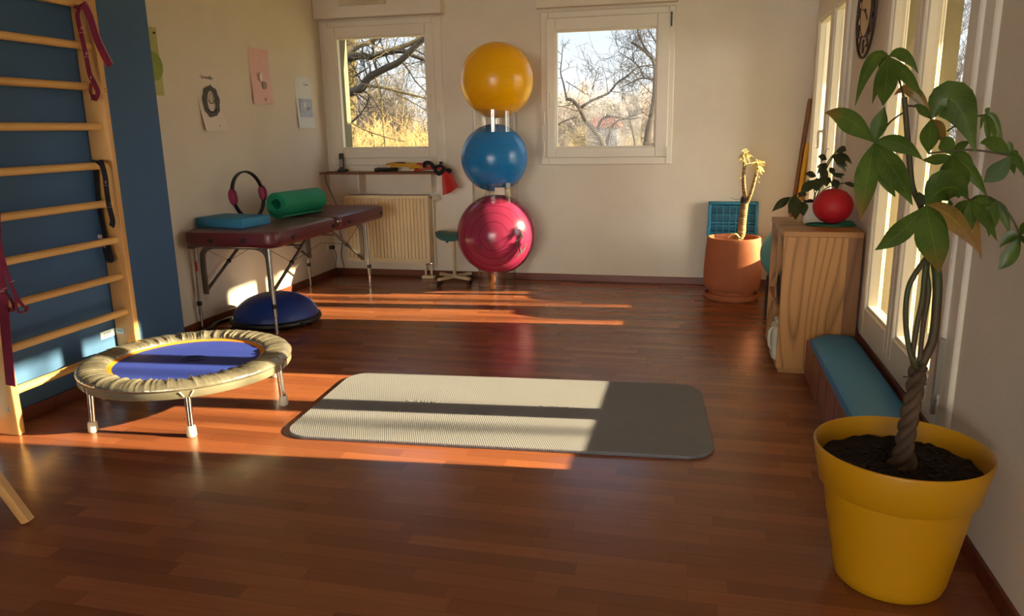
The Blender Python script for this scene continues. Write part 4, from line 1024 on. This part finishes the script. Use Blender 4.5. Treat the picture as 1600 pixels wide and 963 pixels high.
# items on its shelves
bk = MB().tube([Vector((.490, 4.44, .475))+Vector((.0, .08*math.cos(t), .08*math.sin(t))) for t in [2*PI*i/40 for i in range(40)]], .012, 10, closed=True)
bk.build('fitness_hoop', 'black'); o = bpy.data.objects['fitness_hoop']; o.location.z += .3605-(min((o.location.z+v.co.z) for v in o.data.vertices)); tag(o, 'small black hoop standing on the cabinet shelf', 'hoop')
tag(MB().sphere((.528, 4.345, .398), .038, 28, 16).build('massage_ball', 'lime'), 'small lime green ball on the cabinet shelf', 'ball')
jg = thing('white_canister', (.50, 4.40, .052), 'white plastic canister on the bottom shelf of the cabinet', 'canister')
MB().box(.452, .60, 4.33, 4.47, .0525, .255, .022, 3).build('body', 'white_rub', jg)
MB().box(.468, .588, 4.345, 4.455, .255, .285, .012, 3).build('shoulder', 'white_rub', jg)
MB().lathe([(0, 0), (.028, 0), (.028, .022), (0, .024)], (.53, 4.40, .285), 20).build('cap', 'black', jg)
MB().tube(smooth_path([(.459, 4.365, .24), (.440, 4.365, .215), (.440, 4.365, .14), (.458, 4.365, .115)], 4), .009, 8).build('grip', 'white_rub', jg)
# red ball on a green band, grey card behind
gb = thing('rubber_band', (.75, 4.6, CZ), 'dark green rubber band loop lying under the red ball', 'resistance band')
pts = [(.745+.125*math.cos(t), 4.545+.062*math.sin(t), CZ+.006) for t in [2*PI*i/36 for i in range(36)]]
MB().tube(pts, .006, 8, closed=True).lathe([(0, 0), (.11, 0), (.11, .004), (0, .004)], (.745, 4.585, CZ+.0005), 36).build('band', 'green_band', gb)
MB().ribbon(smooth_path([(.775, 4.50, CZ+.006), (.80, 4.485, CZ+.022), (.835, 4.49, CZ+.028), (.858, 4.50, CZ+.016), (.83, 4.51, CZ+.008), (.79, 4.505, CZ+.010)], 5), (0, 1, .5), .026, .004).build('fold', 'green_band', gb)
tag(MB().sphere((.757, 4.585, .9), .107, 48, 28, (1, 1, .92)).build('soft_ball', 'ball_r', org=(.757, 4.585, .9065)), 'soft red ball on the wooden cabinet', 'ball')
tag(MB().box(.79, .855, 4.74, 4.752, CZ+.0005, .968, .002).build('picture_frame', 'grey_card'), 'small grey framed card standing behind the red ball', 'frame')

# leaf builder
def leaf(mb, b, t, w, bend=(0, 0, 0), face=None, seg=9, fold=.18, start=.0):
    b = Vector(b); t = Vector(t); m = (b+t)/2+Vector(bend); L = (t-b).length
    if mb.uv is None: mb.uv = []
    o = len(mb.v); cols = 5
    for i in range(seg+1):
        s = i/seg; p = b*(1-s)**2+m*2*s*(1-s)+t*s*s; tg = ((m-b)*(1-s)+(t-m)*s).normalized()
        f = Vector(face) if face else (Vector((0, 0, CAMH))-p).normalized()
        sd_ = tg.cross(f); sd_ = sd_.normalized() if sd_.length > 1e-5 else Vector((1, 0, 0))
        nm_ = sd_.cross(tg).normalized()
        hw = w/2*(max(0, math.sin(PI*min(1, s**.92)))**1.2) + (.0012 if 0 < s < 1 else .0006)
        for k in range(cols):
            q = (k/(cols-1)-.5)*2
            mb.v.append(tuple(p+sd_*q*hw+nm_*(-abs(q)**1.4*hw*fold+.03*hw*math.sin(s*14+q*3)))); mb.uv.append((k/(cols-1), s))
    for i in range(seg):
        for k in range(cols-1): a = o+i*cols+k; mb.f.append((a, a+1, a+cols+1, a+cols))

# house plant on the cabinet
HY = 4.66
hp = thing('house_plant', (.66, HY, CZ), 'dark leaved house plant in a white square pot on the cabinet', 'potted plant')
MB().box(.607, .72, HY-.06, HY+.06, CZ+.0005, .918, .008).build('pot', 'white_pot', hp)
MB().box(.613, .714, HY-.054, HY+.054, .916, .922).build('soil', 'soil', hp)
HB = Vector((.662, HY, .918))
hub = [(at(1274, 312, HY), [at(1291, 258, HY), at(1310, 234, HY)]), (HB, [at(1272, 296, HY), at(1262, 281, HY)]), (HB, [at(1282, 290, HY), at(1292, 262, HY), at(1303, 243, HY-.03)]), (HB, [at(1265, 312, HY-.04), at(1250, 318, HY-.1), at(1236, 308, HY-.16)]), (HB, [at(1290, 295, HY+.02), at(1318, 286, HY)])]
smb = MB()
for b, ps in hub: smb.tube(smooth_path([HB if b is not HB else HB+Vector((.01, .01, 0))]+ps, 5), .0035, 6)
smb.tube(smooth_path([HB, at(1280, 262, HY), at(1291, 235, HY), at(1296, 233, HY)], 6), .0015, 5)
smb.build('stem', 'stem_gr', hp)
LV = [((1236, 308), (1206, 331), 14, -.10), ((1240, 306), (1232, 335), 9, -.08), ((1242, 304), (1243, 344), 24, -.16), ((1250, 315), (1256, 338), 20, -.12), ((1258, 300), (1248, 309), 14, -.1), ((1272, 281), (1250, 305), 16, -.05), ((1276, 276), (1258, 272), 14, -.03),
      ((1276, 278), (1276, 300), 22, -.06), ((1286, 274), (1292, 292), 22, -.05), ((1280, 268), (1294, 276), 15, -.06), ((1290, 262), (1276, 262), 9, 0), ((1292, 250), (1278, 245), 12, .02), ((1293, 255), (1277, 272), 12, 0), ((1300, 243), (1322, 253), 18, -.06),
      ((1306, 236), (1322, 236), 17, -.06), ((1312, 238), (1331, 257), 8, -.07), ((1303, 248), (1322, 268), 9, -.04), ((1305, 252), (1324, 261), 8, -.03), ((1296, 262), (1304, 275), 10, -.02), ((1300, 272), (1316, 279), 8, -.02), ((1302, 280), (1308, 297), 14, -.03), ((1318, 286), (1341, 294), 9, -.02), ((1302, 276), (1320, 274), 7, .01),
      ((1283, 268), (1290, 258), 10, .0), ((1290, 282), (1300, 286), 9, .02), ((1284, 285), (1270, 290), 14, -.04), ((1268, 288), (1262, 300), 13, -.05)]
for i, (a, b, w_, dy) in enumerate(LV):
    mb = MB(); A = at(*a, HY+dy*.7); B = at(*b, HY+dy*1.2-.01*(i % 3)); leaf(mb, A, B, w_/FPX*4.6*.82, (0, -.01, .015), Vector((rnd.uniform(-.4, .4), -1, rnd.uniform(.1, .9))), 7)
    mb.build('leaf', 'leaf_dark', hp)

# ------------------------------------------------------------------ bench
bn = thing('bench', (.75, 3.4, 0), 'low red laminate bench with blue cushion below the side window', 'bench')
BX0, BX1, BY0, BY1 = .622, .872, 2.52, 4.245
bm_ = MB().box(BX0, BX1, BY0, BY1, .0, .205, .003).build('box', 'bench_wood', bn, smooth=False)
for k in range(8): MB().box(BX0-.0015, BX0+.001, BY0+.15+k*.22, BY0+.153+k*.22, .004, .2).build('joint', 'skirting', bn, smooth=False)
MB().box(BX1-.001, BX1+.016, BY0, BY1+.03, .0, .262, .003).build('back_board', 'skirting', bn, smooth=False)
poly2 = [(BX0+.004, BY0+.004), (BX1-.012, BY0+.004), (BX1-.012, BY1-.02), (BX1-.07, BY1), (BX0+.075, BY1), (BX0+.004, BY1-.10)]
cmb = MB(); nP = len(poly2); cx = sum(p[0] for p in poly2)/nP; cy = sum(p[1] for p in poly2)/nP
vs = []; fs = []
for ins, h in ((.0, .206), (.0, .228), (.004, .238), (.014, .244), (.03, .247)):
    for x, y in poly2:
        dx, dy = (cx-x), (cy-y); vs.append((x+math.copysign(min(abs(dx), ins), dx), y+math.copysign(min(abs(dy), ins), dy), h))
for l in range(4):
    for i in range(nP): fs.append((l*nP+i, l*nP+(i+1) % nP, (l+1)*nP+(i+1) % nP, (l+1)*nP+i))
fs += [tuple(range(nP-1, -1, -1)), tuple(4*nP+i for i in range(nP))]
cmb.add(vs, fs).build('cushion', 'cushion', bn, ang=25)

# ------------------------------------------------------------------ wall clock (only its lower half is in the picture)
ck = thing('wall_clock', (XR-.02, 4.70, 1.94), 'round openwork wooden wall clock between the two side windows', 'clock')
CC = Vector((XR-.022, 4.70, 1.945)); CRad = .25
ckr = lambda r_, w_, th: [(r_-w_/2, -th), (r_+w_/2, -th), (r_+w_/2, th), (r_-w_/2, th)]
MB().lathe(ckr(CRad-.006, .010, .006), CC, 72, (-1, 0, 0), close=True).build('outer_ring', 'clock_dark', ck)
MB().lathe(ckr(.135, .008, .006), CC, 60, (-1, 0, 0), close=True).build('inner_ring', 'clock_dark', ck)
MB().lathe([(0, -.004), (.131, -.004), (.131, .004), (0, .004)], CC, 60, (-1, 0, 0)).build('dial', 'clock_wood', ck)
for h in range(12):
    a = 2*PI*h/12; pos = CC+Vector((-.004, -math.sin(a)*.19, math.cos(a)*.19))
    text_obj(str(h if h else 12), .105, 'clock_dark', ck, pos, (0, -1, 0), (0, 0, 1), 'numeral', .004)
for a, l, w_ in ((2.2, .09, .012), (4.9, .12, .008)):
    t_ = Vector((0, -math.sin(a), math.cos(a))); MB().ribbon([CC+Vector((-.008, 0, 0)), CC+Vector((-.008, 0, 0))+t_*l], Vector((1, 0, 0)).cross(t_), w_, .002).build('hand', 'clock_dark', ck, smooth=False)
MB().tube([CC+Vector((-.012, 0, 0)), CC+Vector((.02, 0, 0))], .01, 12).build('spindle', 'clock_dark', ck)

# ------------------------------------------------------------------ money tree in the yellow pot
PXc, PYc = .615, 2.272
mp_ = thing('money_tree', (PXc, PYc, 0), 'tall braided money tree in a big mustard yellow pot', 'potted plant')
MB().lathe([(0, .0), (.142, .0), (.15, .006), (.158, .03), (.206, .306), (.2135, .307), (.217, .310), (.2395, .424), (.2385, .429), (.2345, .431), (.2315, .428), (.222, .38), (.205, .33), (0, .33)], (PXc, PYc, 0), 96).build('pot', 'yellow_pot', mp_)
vs = []; fs = []; NA, NR = 60, 16
rs_ = random.Random(3)
for j in range(NR+1):
    for i in range(NA):
        a = 2*PI*i/NA; r_ = .219*j/NR; vs.append((PXc+r_*math.cos(a), PYc+r_*math.sin(a), .368+rs_.uniform(-.004, .007)+.012*(1-j/NR)))
for j in range(NR):
    for i in range(NA): fs.append((j*NA+i, j*NA+(i+1) % NA, (j+1)*NA+(i+1) % NA, (j+1)*NA+i))
MB().add(vs, fs).build('soil', 'soil', mp_, smooth=False)
PY = PYc-.02
# braided trunk: three strands winding round each other
B0 = Vector(at(1411, 722, PY)); B0.z = .36
axis = smooth_path([B0, at(1414, 690, PY), at(1421, 650, PY), at(1429, 610, PY), at(1435, 572, PY)], 8)
axis = dense(axis, 48)
for s_ in range(3):
    pts = []; 
    for i, p in enumerate(axis):
        t = i/48; a = 2*PI*s_/3+t*2*PI*2.6; r_ = .0135*(1+1.1*max(0, .22-t)/.22)
        pts.append(p+Vector((math.cos(a)*r_, math.sin(a)*r_, 0)))
    MB().tube(pts, [.0145+.006*max(0, .2-i/48)/.2-.003*(i/48) for i in range(49)], 10).build('braided_trunk', 'stem_br', mp_)
for k in range(3): 
    a = at(1428, 600-8*k, PY-.02); MB().tube([a, a+Vector((.03*(-1)**k, -.01, .004+.004*k))], .002, 5).build('twig_stub', 'stem_br', mp_)
STEMS = [([(1434, 580), (1425, 560), (1418, 530), (1415, 490), (1419, 452), (1430, 428), (1447, 404)], .0075, -.02),
         ([(1432, 582), (1426, 560), (1432, 512), (1441, 468), (1445, 430), (1448, 404)], .0075, .0),
         ([(1436, 578), (1437, 562), (1443, 505), (1451, 456), (1448, 425), (1450, 404)], .007, .02),
         ([(1436, 580), (1444, 562), (1458, 528), (1464, 470), (1464, 430), (1458, 395)], .0125, .02)]
for ps, r_, dy in STEMS: MB().tube(smooth_path([at(x, y, PY+(dy if 0 < i < len(ps)-1 else 0)) for i, (x, y) in enumerate(ps)], 6), r_, 10).build('stem', 'stem_gr', mp_)
for ps, r0, r1 in (([(1449, 405), (1446, 360), (1440, 326), (1426, 293), (1421, 250), (1418, 215), (1413, 152)], .0085, .007), ([(1458, 396), (1462, 350), (1466, 310), (1470, 285)], .011, .008), ([(1466, 310), (1474, 270), (1484, 250)], .006, .004)):
    q = smooth_path([at(x, y, PY) for x, y in ps], 6); MB().tube(q, [r0+(r1-r0)*i/(len(q)-1) for i in range(len(q))], 10).build('stem', 'stem_gr', mp_)
def atc(px, py, Y):
    """like at(), but nearer when the point would lie in the side wall"""
    p = at(px, py, Y)
    return p if p.x < XR-.05 else at(px, py, Y*(XR-.05)/p.x)
# compound leaves: (petiole start, hub, hub dy, leaflets[(tip, width px, bend up px, mat, dy)])
CL = [((1413, 155), (1389, 89), -.05, [((1336, 166), 22, 26, 'leaf', -.06), ((1380, 166), 34, 0, 'leaf', -.10), ((1441, 152), 22, 4, 'leaf', -.08), ((1435, 115), 20, 14, 'leaf', .02), ((1363, 162), 15, 6, 'leaf', -.02), ((1372, 150), 12, 20, 'leaf', .06)]),
      ((1413, 175), (1366, 223), -.08, [((1289, 176), 40, 10, 'leaf_tip', -.05), ((1382, 166), 26, 0, 'leaf', -.02), ((1442, 250), 28, 10, 'leaf', -.06), ((1426, 321), 44, 6, 'leaf', -.10), ((1344, 346), 40, 4, 'leaf_tip', -.08), ((1399, 308), 26, -6, 'leaf', .02)]),
      ((1413, 165), (1455, 186), .02, [((1397, 149), 20, 22, 'leaf_old', .0), ((1525, 240), 66, 48, 'leaf', -.05), ((1450, 240), 30, 0, 'leaf', -.06), ((1429, 163), 14, 2, 'leaf', -.03), ((1508, 190), 60, 26, 'leaf', .0), ((1478, 222), 26, 0, 'leaf_old', .06)]),
      ((1470, 288), (1488, 243), .0, [((1441, 250), 18, -2, 'leaf', -.03), ((1522, 258), 18, 6, 'leaf', -.03), ((1498, 310), 46, 0, 'leaf', -.08), ((1472, 297), 24, 0, 'leaf', -.03), ((1543, 308), 24, 8, 'leaf', -.03), ((1470, 217), 26, 4, 'leaf', -.02), ((1516, 222), 14, 4, 'leaf', .04), ((1530, 280), 18, 8, 'leaf', .05)]),
      ((1440, 326), (1447, 321), -.09, [((1367, 391), 34, -6, 'leaf', -.04), ((1468, 427), 52, 0, 'leaf_tip', -.12), ((1483, 389), 30, 6, 'leaf', -.05), ((1513, 308), 62, 18, 'leaf', -.08), ((1530, 395), 34, 14, 'leaf_old', .02), ((1436, 300), 20, 0, 'leaf_dark', .03)]),
      ((1470, 300), (1516, 313), .02, [((1558, 377), 24, 8, 'leaf', -.06), ((1517, 362), 20, 0, 'leaf', -.03), ((1548, 318), 14, 4, 'leaf', -.03), ((1533, 406), 12, 6, 'leaf_old', .03), ((1490, 352), 26, 4, 'leaf', .04)]),
      ((1516, 313), (1556, 313), .06, [((1545, 370), 24, 2, 'leaf', -.03), ((1578, 366), 16, 6, 'leaf', -.03), ((1530, 330), 14, 4, 'leaf', .02)]),
      ((1450, 240), (1579, 243), .0, [((1537, 285), 30, -4, 'leaf_grey', -.05), ((1591, 243), 10, 3, 'leaf', -.02), ((1577, 221), 10, 2, 'leaf', .0), ((1601, 277), 14, 8, 'leaf', -.03), ((1585, 272), 12, 0, 'leaf', -.02), ((1531, 224), 24, 8, 'leaf', -.02)]),
      ((1480, 205), (1541, 180), .03, [((1567, 228), 12, 14, 'leaf', -.02), ((1532, 202), 6, 6, 'leaf', -.02), ((1558, 228), 10, 8, 'leaf', -.04), ((1546, 172), 7, 4, 'leaf', .0), ((1545, 225), 9, 2, 'leaf', -.02)]),
      ((1556, 314), (1595, 368), .04, [((1562, 387), 20, 6, 'leaf', -.03), ((1560, 421), 26, -6, 'leaf', -.05), ((1624, 402), 26, 6, 'leaf', -.04), ((1618, 350), 20, 4, 'leaf', .0)])]
for (s0, h, hd, lfs) in CL:
    a = atc(*s0, PY); b = atc(*h, PY+hd)
    pe = MB().tube(smooth_path([a, a.lerp(b, .5)+Vector((0, 0, .012)), b], 5), .0026, 6).build('leaf', 'stem_gr', mp_)
    for (tip, w_, bu, mname, dy) in lfs:
        mb = MB(); t = atc(*tip, PY+hd+dy); upv = CU*(bu/FPX*2.3*2)
        d2 = (t-b); perp = d2.cross(CW); perp = perp.normalized() if perp.length > 1e-6 else CU
        if perp.dot(CU) < 0: perp = -perp
        leaf(mb, b, t, w_/FPX*2.25*.78, upv, Vector((rnd.uniform(-.25, .25), -1, rnd.uniform(.0, .35))), 11, .22)
        mb.build('leaflet', mname, pe)

# ------------------------------------------------------------------ outdoors
struct(MB().box(-160, 160, YB+.6, 220, -3.2, -3.0).box(1.5, 160, -60, YB+.6, -3.2, -3.0).build('ground', 'grass', smooth=False))
def twigs(mb, rr, p, d, L, r, depth, n=3, spread=.7, up=.12, rmin=.004):
    """recursive bare branching"""
    k = 4 if depth > 1 else 3; pts = [p]; dd = Vector(d)
    for i in range(k):
        dd = (dd+Vector((rr.gauss(0, .16), rr.gauss(0, .16), rr.gauss(0, .13)+up*.4))).normalized(); pts.append(pts[-1]+dd*L/k)
    mb.tube(pts, [r*(1-.55*i/k) for i in range(k+1)], 5 if depth > 2 else (4 if depth > 1 else 3), cap=False)
    if depth <= 0: return
    for j in range(n):
        i = rr.randint(1, k); a = rr.uniform(0, 2*PI); o = dd.orthogonal().normalized(); o = Quaternion(dd, a) @ o
        nd = (dd*(1-spread*.5)+o*spread).normalized(); nd.z += up; nd.normalize()
        twigs(mb, rr, pts[i], nd, L*rr.uniform(.5, .72), max(rmin, r*.5), depth-1, n, spread, up, rmin)
def branch(mb, pxs, Y, r0, r1, rr=None, tw=0, tl=.6, dY=None):
    pts = smooth_path([at(x, y, Y+(dY[i] if dY else 0)) for i, (x, y) in enumerate(pxs)], 5); n = len(pts)
    mb.tube(pts, [r0+(r1-r0)*i/(n-1) for i in range(n)], 8)
    if rr:
        for k in range(tw):
            i = rr.randint(1, n-2); t = (pts[i+1]-pts[i]).normalized(); o = Quaternion(t, rr.uniform(0, 2*PI)) @ t.orthogonal().normalized()
            twigs(mb, rr, pts[i], (t*.5+o).normalized(), tl*rr.uniform(.5, 1.2), max(.006, r1*.35), 2, 3, .75, .08)
rr = random.Random(11)
# big tree outside the left window
t1 = thing('bare_tree', at(541, 300, 12.5)*1.0, 'big bare tree with thick crossing boughs outside the left window', 'tree'); t1.location.z = -3.0; ORG[t1.name] = Vector(t1.location)
tb = MB(); p = at(538, 140, 12.5)
p = at(545, 140, 12.5); tb.tube(smooth_path([(t1.location.x, 12.5, -3.05), (t1.location.x+.05, 12.5, 0), p, at(547, 40, 12.5), at(549, -60, 12.5)], 5), [.20]*8+[.13]*13, 12)
tb.build('trunk', 'bark_y', t1)
Y1 = 12.2
for ps, r0, r1, mtn, tw in (
    ([(536, 95), (552, 89), (566, 87), (581, 89), (603, 83), (628, 80), (648, 88), (672, 97)], .07, .025, 'bark_dk', 12),
    ([(537, 146), (552, 143), (566, 137), (575, 123), (600, 108), (623, 97), (645, 76), (668, 56)], .075, .045, 'bark_dk', 12),
    ([(573, 134), (600, 137), (626, 144), (650, 150), (680, 157)], .03, .014, 'bark_y', 10),
    ([(545, 85), (560, 72), (578, 66), (594, 56), (605, 44)], .05, .03, 'bark_y', 8),
    ([(585, 87), (603, 81), (637, 70), (662, 57), (680, 50)], .045, .03, 'bark_y', 8),
    ([(626, 94), (640, 112), (650, 128), (668, 146)], .015, .008, 'bark_dk', 6),
    ([(585, 118), (594, 142), (597, 174), (599, 202), (602, 232)], .02, .010, 'bark_y', 10),
    ([(548, 192), (562, 180), (572, 165), (578, 150)], .02, .01, 'bark_dk', 6),
    ([(552, 120), (564, 113), (575, 106)], .02, .008, 'bark_dk', 4),
    ([(620, 147), (650, 163), (680, 182)], .012, .006, 'bark_y', 6),
    ([(545, 190), (575, 205), (605, 215), (640, 222)], .014, .006, 'bark_y', 8)):
    mb = MB(); branch(mb, ps, Y1, r0, r1, rr, tw, .75); mb.build('bough', mtn, t1, ang=60)
# trees outside the right window
def win_tree(label, Y, parts, base):
    parts = [(a, b*.62, c*.6, d, int(e_*1.5), f) for a, b, c, d, e_, f in parts]
    b = at(*base, Y); o = thing('bare_tree', (b.x, Y, -3.0), label, 'tree')
    for ps, r0, r1, mtn, tw, tl in parts:
        mb = MB(); branch(mb, ps, Y, r0, r1, rr, tw, tl); mb.build('bough', mtn, o, ang=60)
    MB().tube([(b.x, Y, -3.05), (b.x-.03, Y, -1), b], [parts[0][1]*1.5, parts[0][1]*1.25, parts[0][1]], 10).build('trunk', parts[0][3], o)
    return o
win_tree('bare tree with a left leaning trunk outside the right back window', 15, [
    ([(945, 236), (940, 220), (934, 210), (917, 190), (906, 171), (896, 158), (884, 154)], .095, .05, 'bark', 8, .6),
    ([(885, 153), (880, 129), (876, 113), (878, 90), (879, 72)], .03, .012, 'bark_dk', 5, .4),
    ([(905, 170), (925, 157), (950, 146), (964, 130), (981, 118), (997, 105), (1028, 101)], .045, .016, 'bark_dk', 14, .7),
    ([(884, 127), (900, 137), (915, 148)], .015, .008, 'bark_dk', 4, .4),
    ([(934, 208), (938, 190), (950, 182), (966, 184), (985, 186), (1002, 184)], .045, .014, 'bark_dk', 8, .6),
    ([(925, 140), (930, 123), (933, 113)], .015, .007, 'bark_dk', 4, .4)], (945, 238))
win_tree('bare tree leaning right in the middle of the right back window', 16.5, [
    ([(947, 236), (950, 215), (956, 198), (965, 189), (985, 182), (1005, 176)], .06, .02, 'bark_dk', 10, .6),
    ([(994, 236), (990, 210), (986, 194), (981, 168), (972, 148)], .05, .016, 'bark', 10, .6),
    ([(870, 196), (885, 188), (902, 183)], .03, .012, 'bark_dk', 5, .5)], (947, 238))
win_tree('tall bare tree at the right edge of the right back window', 17, [
    ([(1009, 240), (1013, 205), (1017, 185), (1022, 157), (1024, 123), (1022, 98), (1009, 81), (987, 66)], .13, .045, 'bark', 12, .7),
    ([(1022, 125), (1004, 122), (987, 129), (967, 138)], .04, .015, 'bark_dk', 10, .6),
    ([(1006, 121), (998, 104), (984, 92), (965, 81)], .03, .012, 'bark_dk', 8, .5),
    ([(990, 97), (988, 80), (986, 66)], .02, .008, 'bark_dk', 5, .4), ([(986, 78), (975, 74), (962, 70)], .016, .008, 'bark_dk', 4, .4),
    ([(1012, 82), (1000, 60), (996, 40), (1000, 15)], .04, .02, 'bark_dk', 12, .6), ([(1022, 98), (1030, 78), (1018, 55), (1008, 38)], .04, .016, 'bark_dk', 12, .6),
    ([(1022, 160), (1035, 145), (1050, 120)], .05, .02, 'bark_dk', 6, .6)], (1009, 242))

# woodland behind: a few shapes of bare tree, copied
def wood_tree(seed, H, mtn, depth, n, spread, label, grp, multi=False, rmin=.008):
    rr = random.Random(seed); o = thing('woodland_tree', (0, 0, -3.0), label, 'tree', grp)
    mb = MB()
    for s_ in range(5 if multi else 1):
        d = Vector((rr.gauss(0, .35 if multi else .08), rr.gauss(0, .35 if multi else .08), 1)).normalized(); p = Vector((rr.gauss(0, .25) if multi else 0, rr.gauss(0, .25) if multi else 0, -3.05))
        twigs(mb, rr, p, d, H*.45, H*(.006 if multi else .011), depth, n, spread, .25, rmin)
    mb.build('branches', mtn, o, smooth=False); return o
GA = 'bare woodland trees'; GB = 'ochre thicket shrubs'; GC = 'far haze-pale bare trees'
LA = 'bare brown tree standing in the woodland beyond the back windows'; LB = 'dense ochre bare shrub in the thicket beyond the back windows'; LC = 'far bare tree, its twigs coloured pale for haze, beyond the back windows'
vB = [wood_tree(40+i, 4.3, 'twig_o', 4, 5, .8, LB, GB, True, rmin=.007) for i in range(3)]
vA = [wood_tree(60+i, 7.5, 'bark' if i else 'bark_y', 5, 5, .65, LA, GA, rmin=.008) for i in range(3)]
vC = [wood_tree(80+i, 8.5, 'twig_haze', 5, 5, .6, LC, GC, rmin=.013) for i in range(3)]
rq = random.Random(5)
def scatter(protos, spots):
    for i, (x, y, sc) in enumerate(spots):
        pr_ = protos[i % len(protos)]
        if i < len(protos): o = pr_; o.location = (x, y, -3.0); o.rotation_euler = (0, 0, rq.uniform(0, 6)); o.scale = (sc,)*3
        else:
            o = dup(pr_, (0, 0, 0), rq.uniform(0, 6), sc); o.location = (x, y, -3.0)
def fan(Y, n, px0, px1, sc, jit=2):
    out = []
    for i in range(n):
        px = px0+(px1-px0)*(i+.5)/n+rq.uniform(-6, 6); y = Y+rq.uniform(-jit, jit); p = at(px, 230, y); out.append((p.x, y, sc*rq.uniform(.8, 1.15)))
    return out
scatter(vB, fan(24, 9, 500, 700, 1.0, 3)+fan(30, 10, 510, 690, 1.15, 3)+fan(26, 9, 850, 1050, .72, 3)+fan(34, 9, 855, 1045, .85, 3))
scatter(vA, fan(38, 8, 500, 700, 1.0, 4)+fan(40, 6, 860, 1040, .62, 4))
scatter(vC, fan(60, 9, 500, 700, 1.05, 5)+fan(62, 13, 850, 1050, .88, 6)+fan(85, 11, 850, 1050, 1.05, 8))
# trees beside the right hand windows
for x, y, sc in ((7.5, 17, .9), (9.5, 20, 1.0), (12, 26, 1.1), (6.2, 19, .8), (10.5, 34, 1.2)):
    o = dup(vA[1], (0, 0, 0), rq.uniform(0, 6), sc); o.location = (x, y, -3.0); o['label'] = 'bare brown tree outside the side windows'; o['group'] = 'trees by the side windows'
# two slender trees on the sunny side: their stems and boughs streak the sunlight on the floor
for bx, by, r_, lean, lab, sd_ in ((13.0, 7.22, .05, -.10, 'slender forked bare tree on the sunny side of the house', 21), (12.0, 4.25, .022, .06, 'thin young bare tree on the sunny side of the house', 22)):
    o = thing('bare_tree', (bx, by, -3.0), lab, 'tree'); r2 = random.Random(sd_)
    p = smooth_path([(bx, by, -3.05), (bx, by+lean*.3, 0), (bx+.1, by+lean, 4), (bx, by+lean*1.6, 6.5), (bx, by+lean*2.2, 9)], 5)
    MB().tube(p, [r_*1.6-r_*.7*i/(len(p)-1) for i in range(len(p))], 8).build('trunk', 'bark', o)
    for z0, dy, k in ((3.2, -.75, .8), (3.6, .5, .5), (4.4, -.45, .5), (5.2, .7, .4)):
        mb = MB(); q = smooth_path([(bx+.05, by+lean*.8, z0), (bx+.2, by+lean+dy*.6, z0+.9), (bx+.1, by+lean+dy, z0+3.2)], 5)
        mb.tube(q, [r_*k*(1-.5*i/(len(q)-1)) for i in range(len(q))], 6)
        for j in range(3): twigs(mb, r2, q[2+3*j], Vector((r2.gauss(0, .5), r2.gauss(0, .5), .8)).normalized(), .8, r_*k*.3, 1, 2, .6, .2)
        mb.build('bough', 'bark', o)
# far house with a red roof
ho = at(946, 208, 48); hs_ = thing('house', (ho.x, 48, -3.0), 'far house with red tiled roof among the bare trees', 'house')
MB().box(ho.x-.75, ho.x+.75, 47.4, 50, -3.05, at(946, 198, 48).z).build('walls', 'house', hs_, smooth=False)
ze = at(946, 198, 48).z; zr = at(946, 183, 48).z
MB().prism([(-.95, ze-.03), (.95, ze-.03), (.6, zr), (-.6, zr)], 47.2, 50.2, lambda u, v, h: (ho.x+u, h, v)).build('roof', 'roof', hs_, smooth=False)
for dx in (-.4, .35): MB().box(ho.x+dx-.14, ho.x+dx+.14, 47.36, 47.42, ze-.75, ze-.3).build('window', 'screen', hs_, smooth=False)
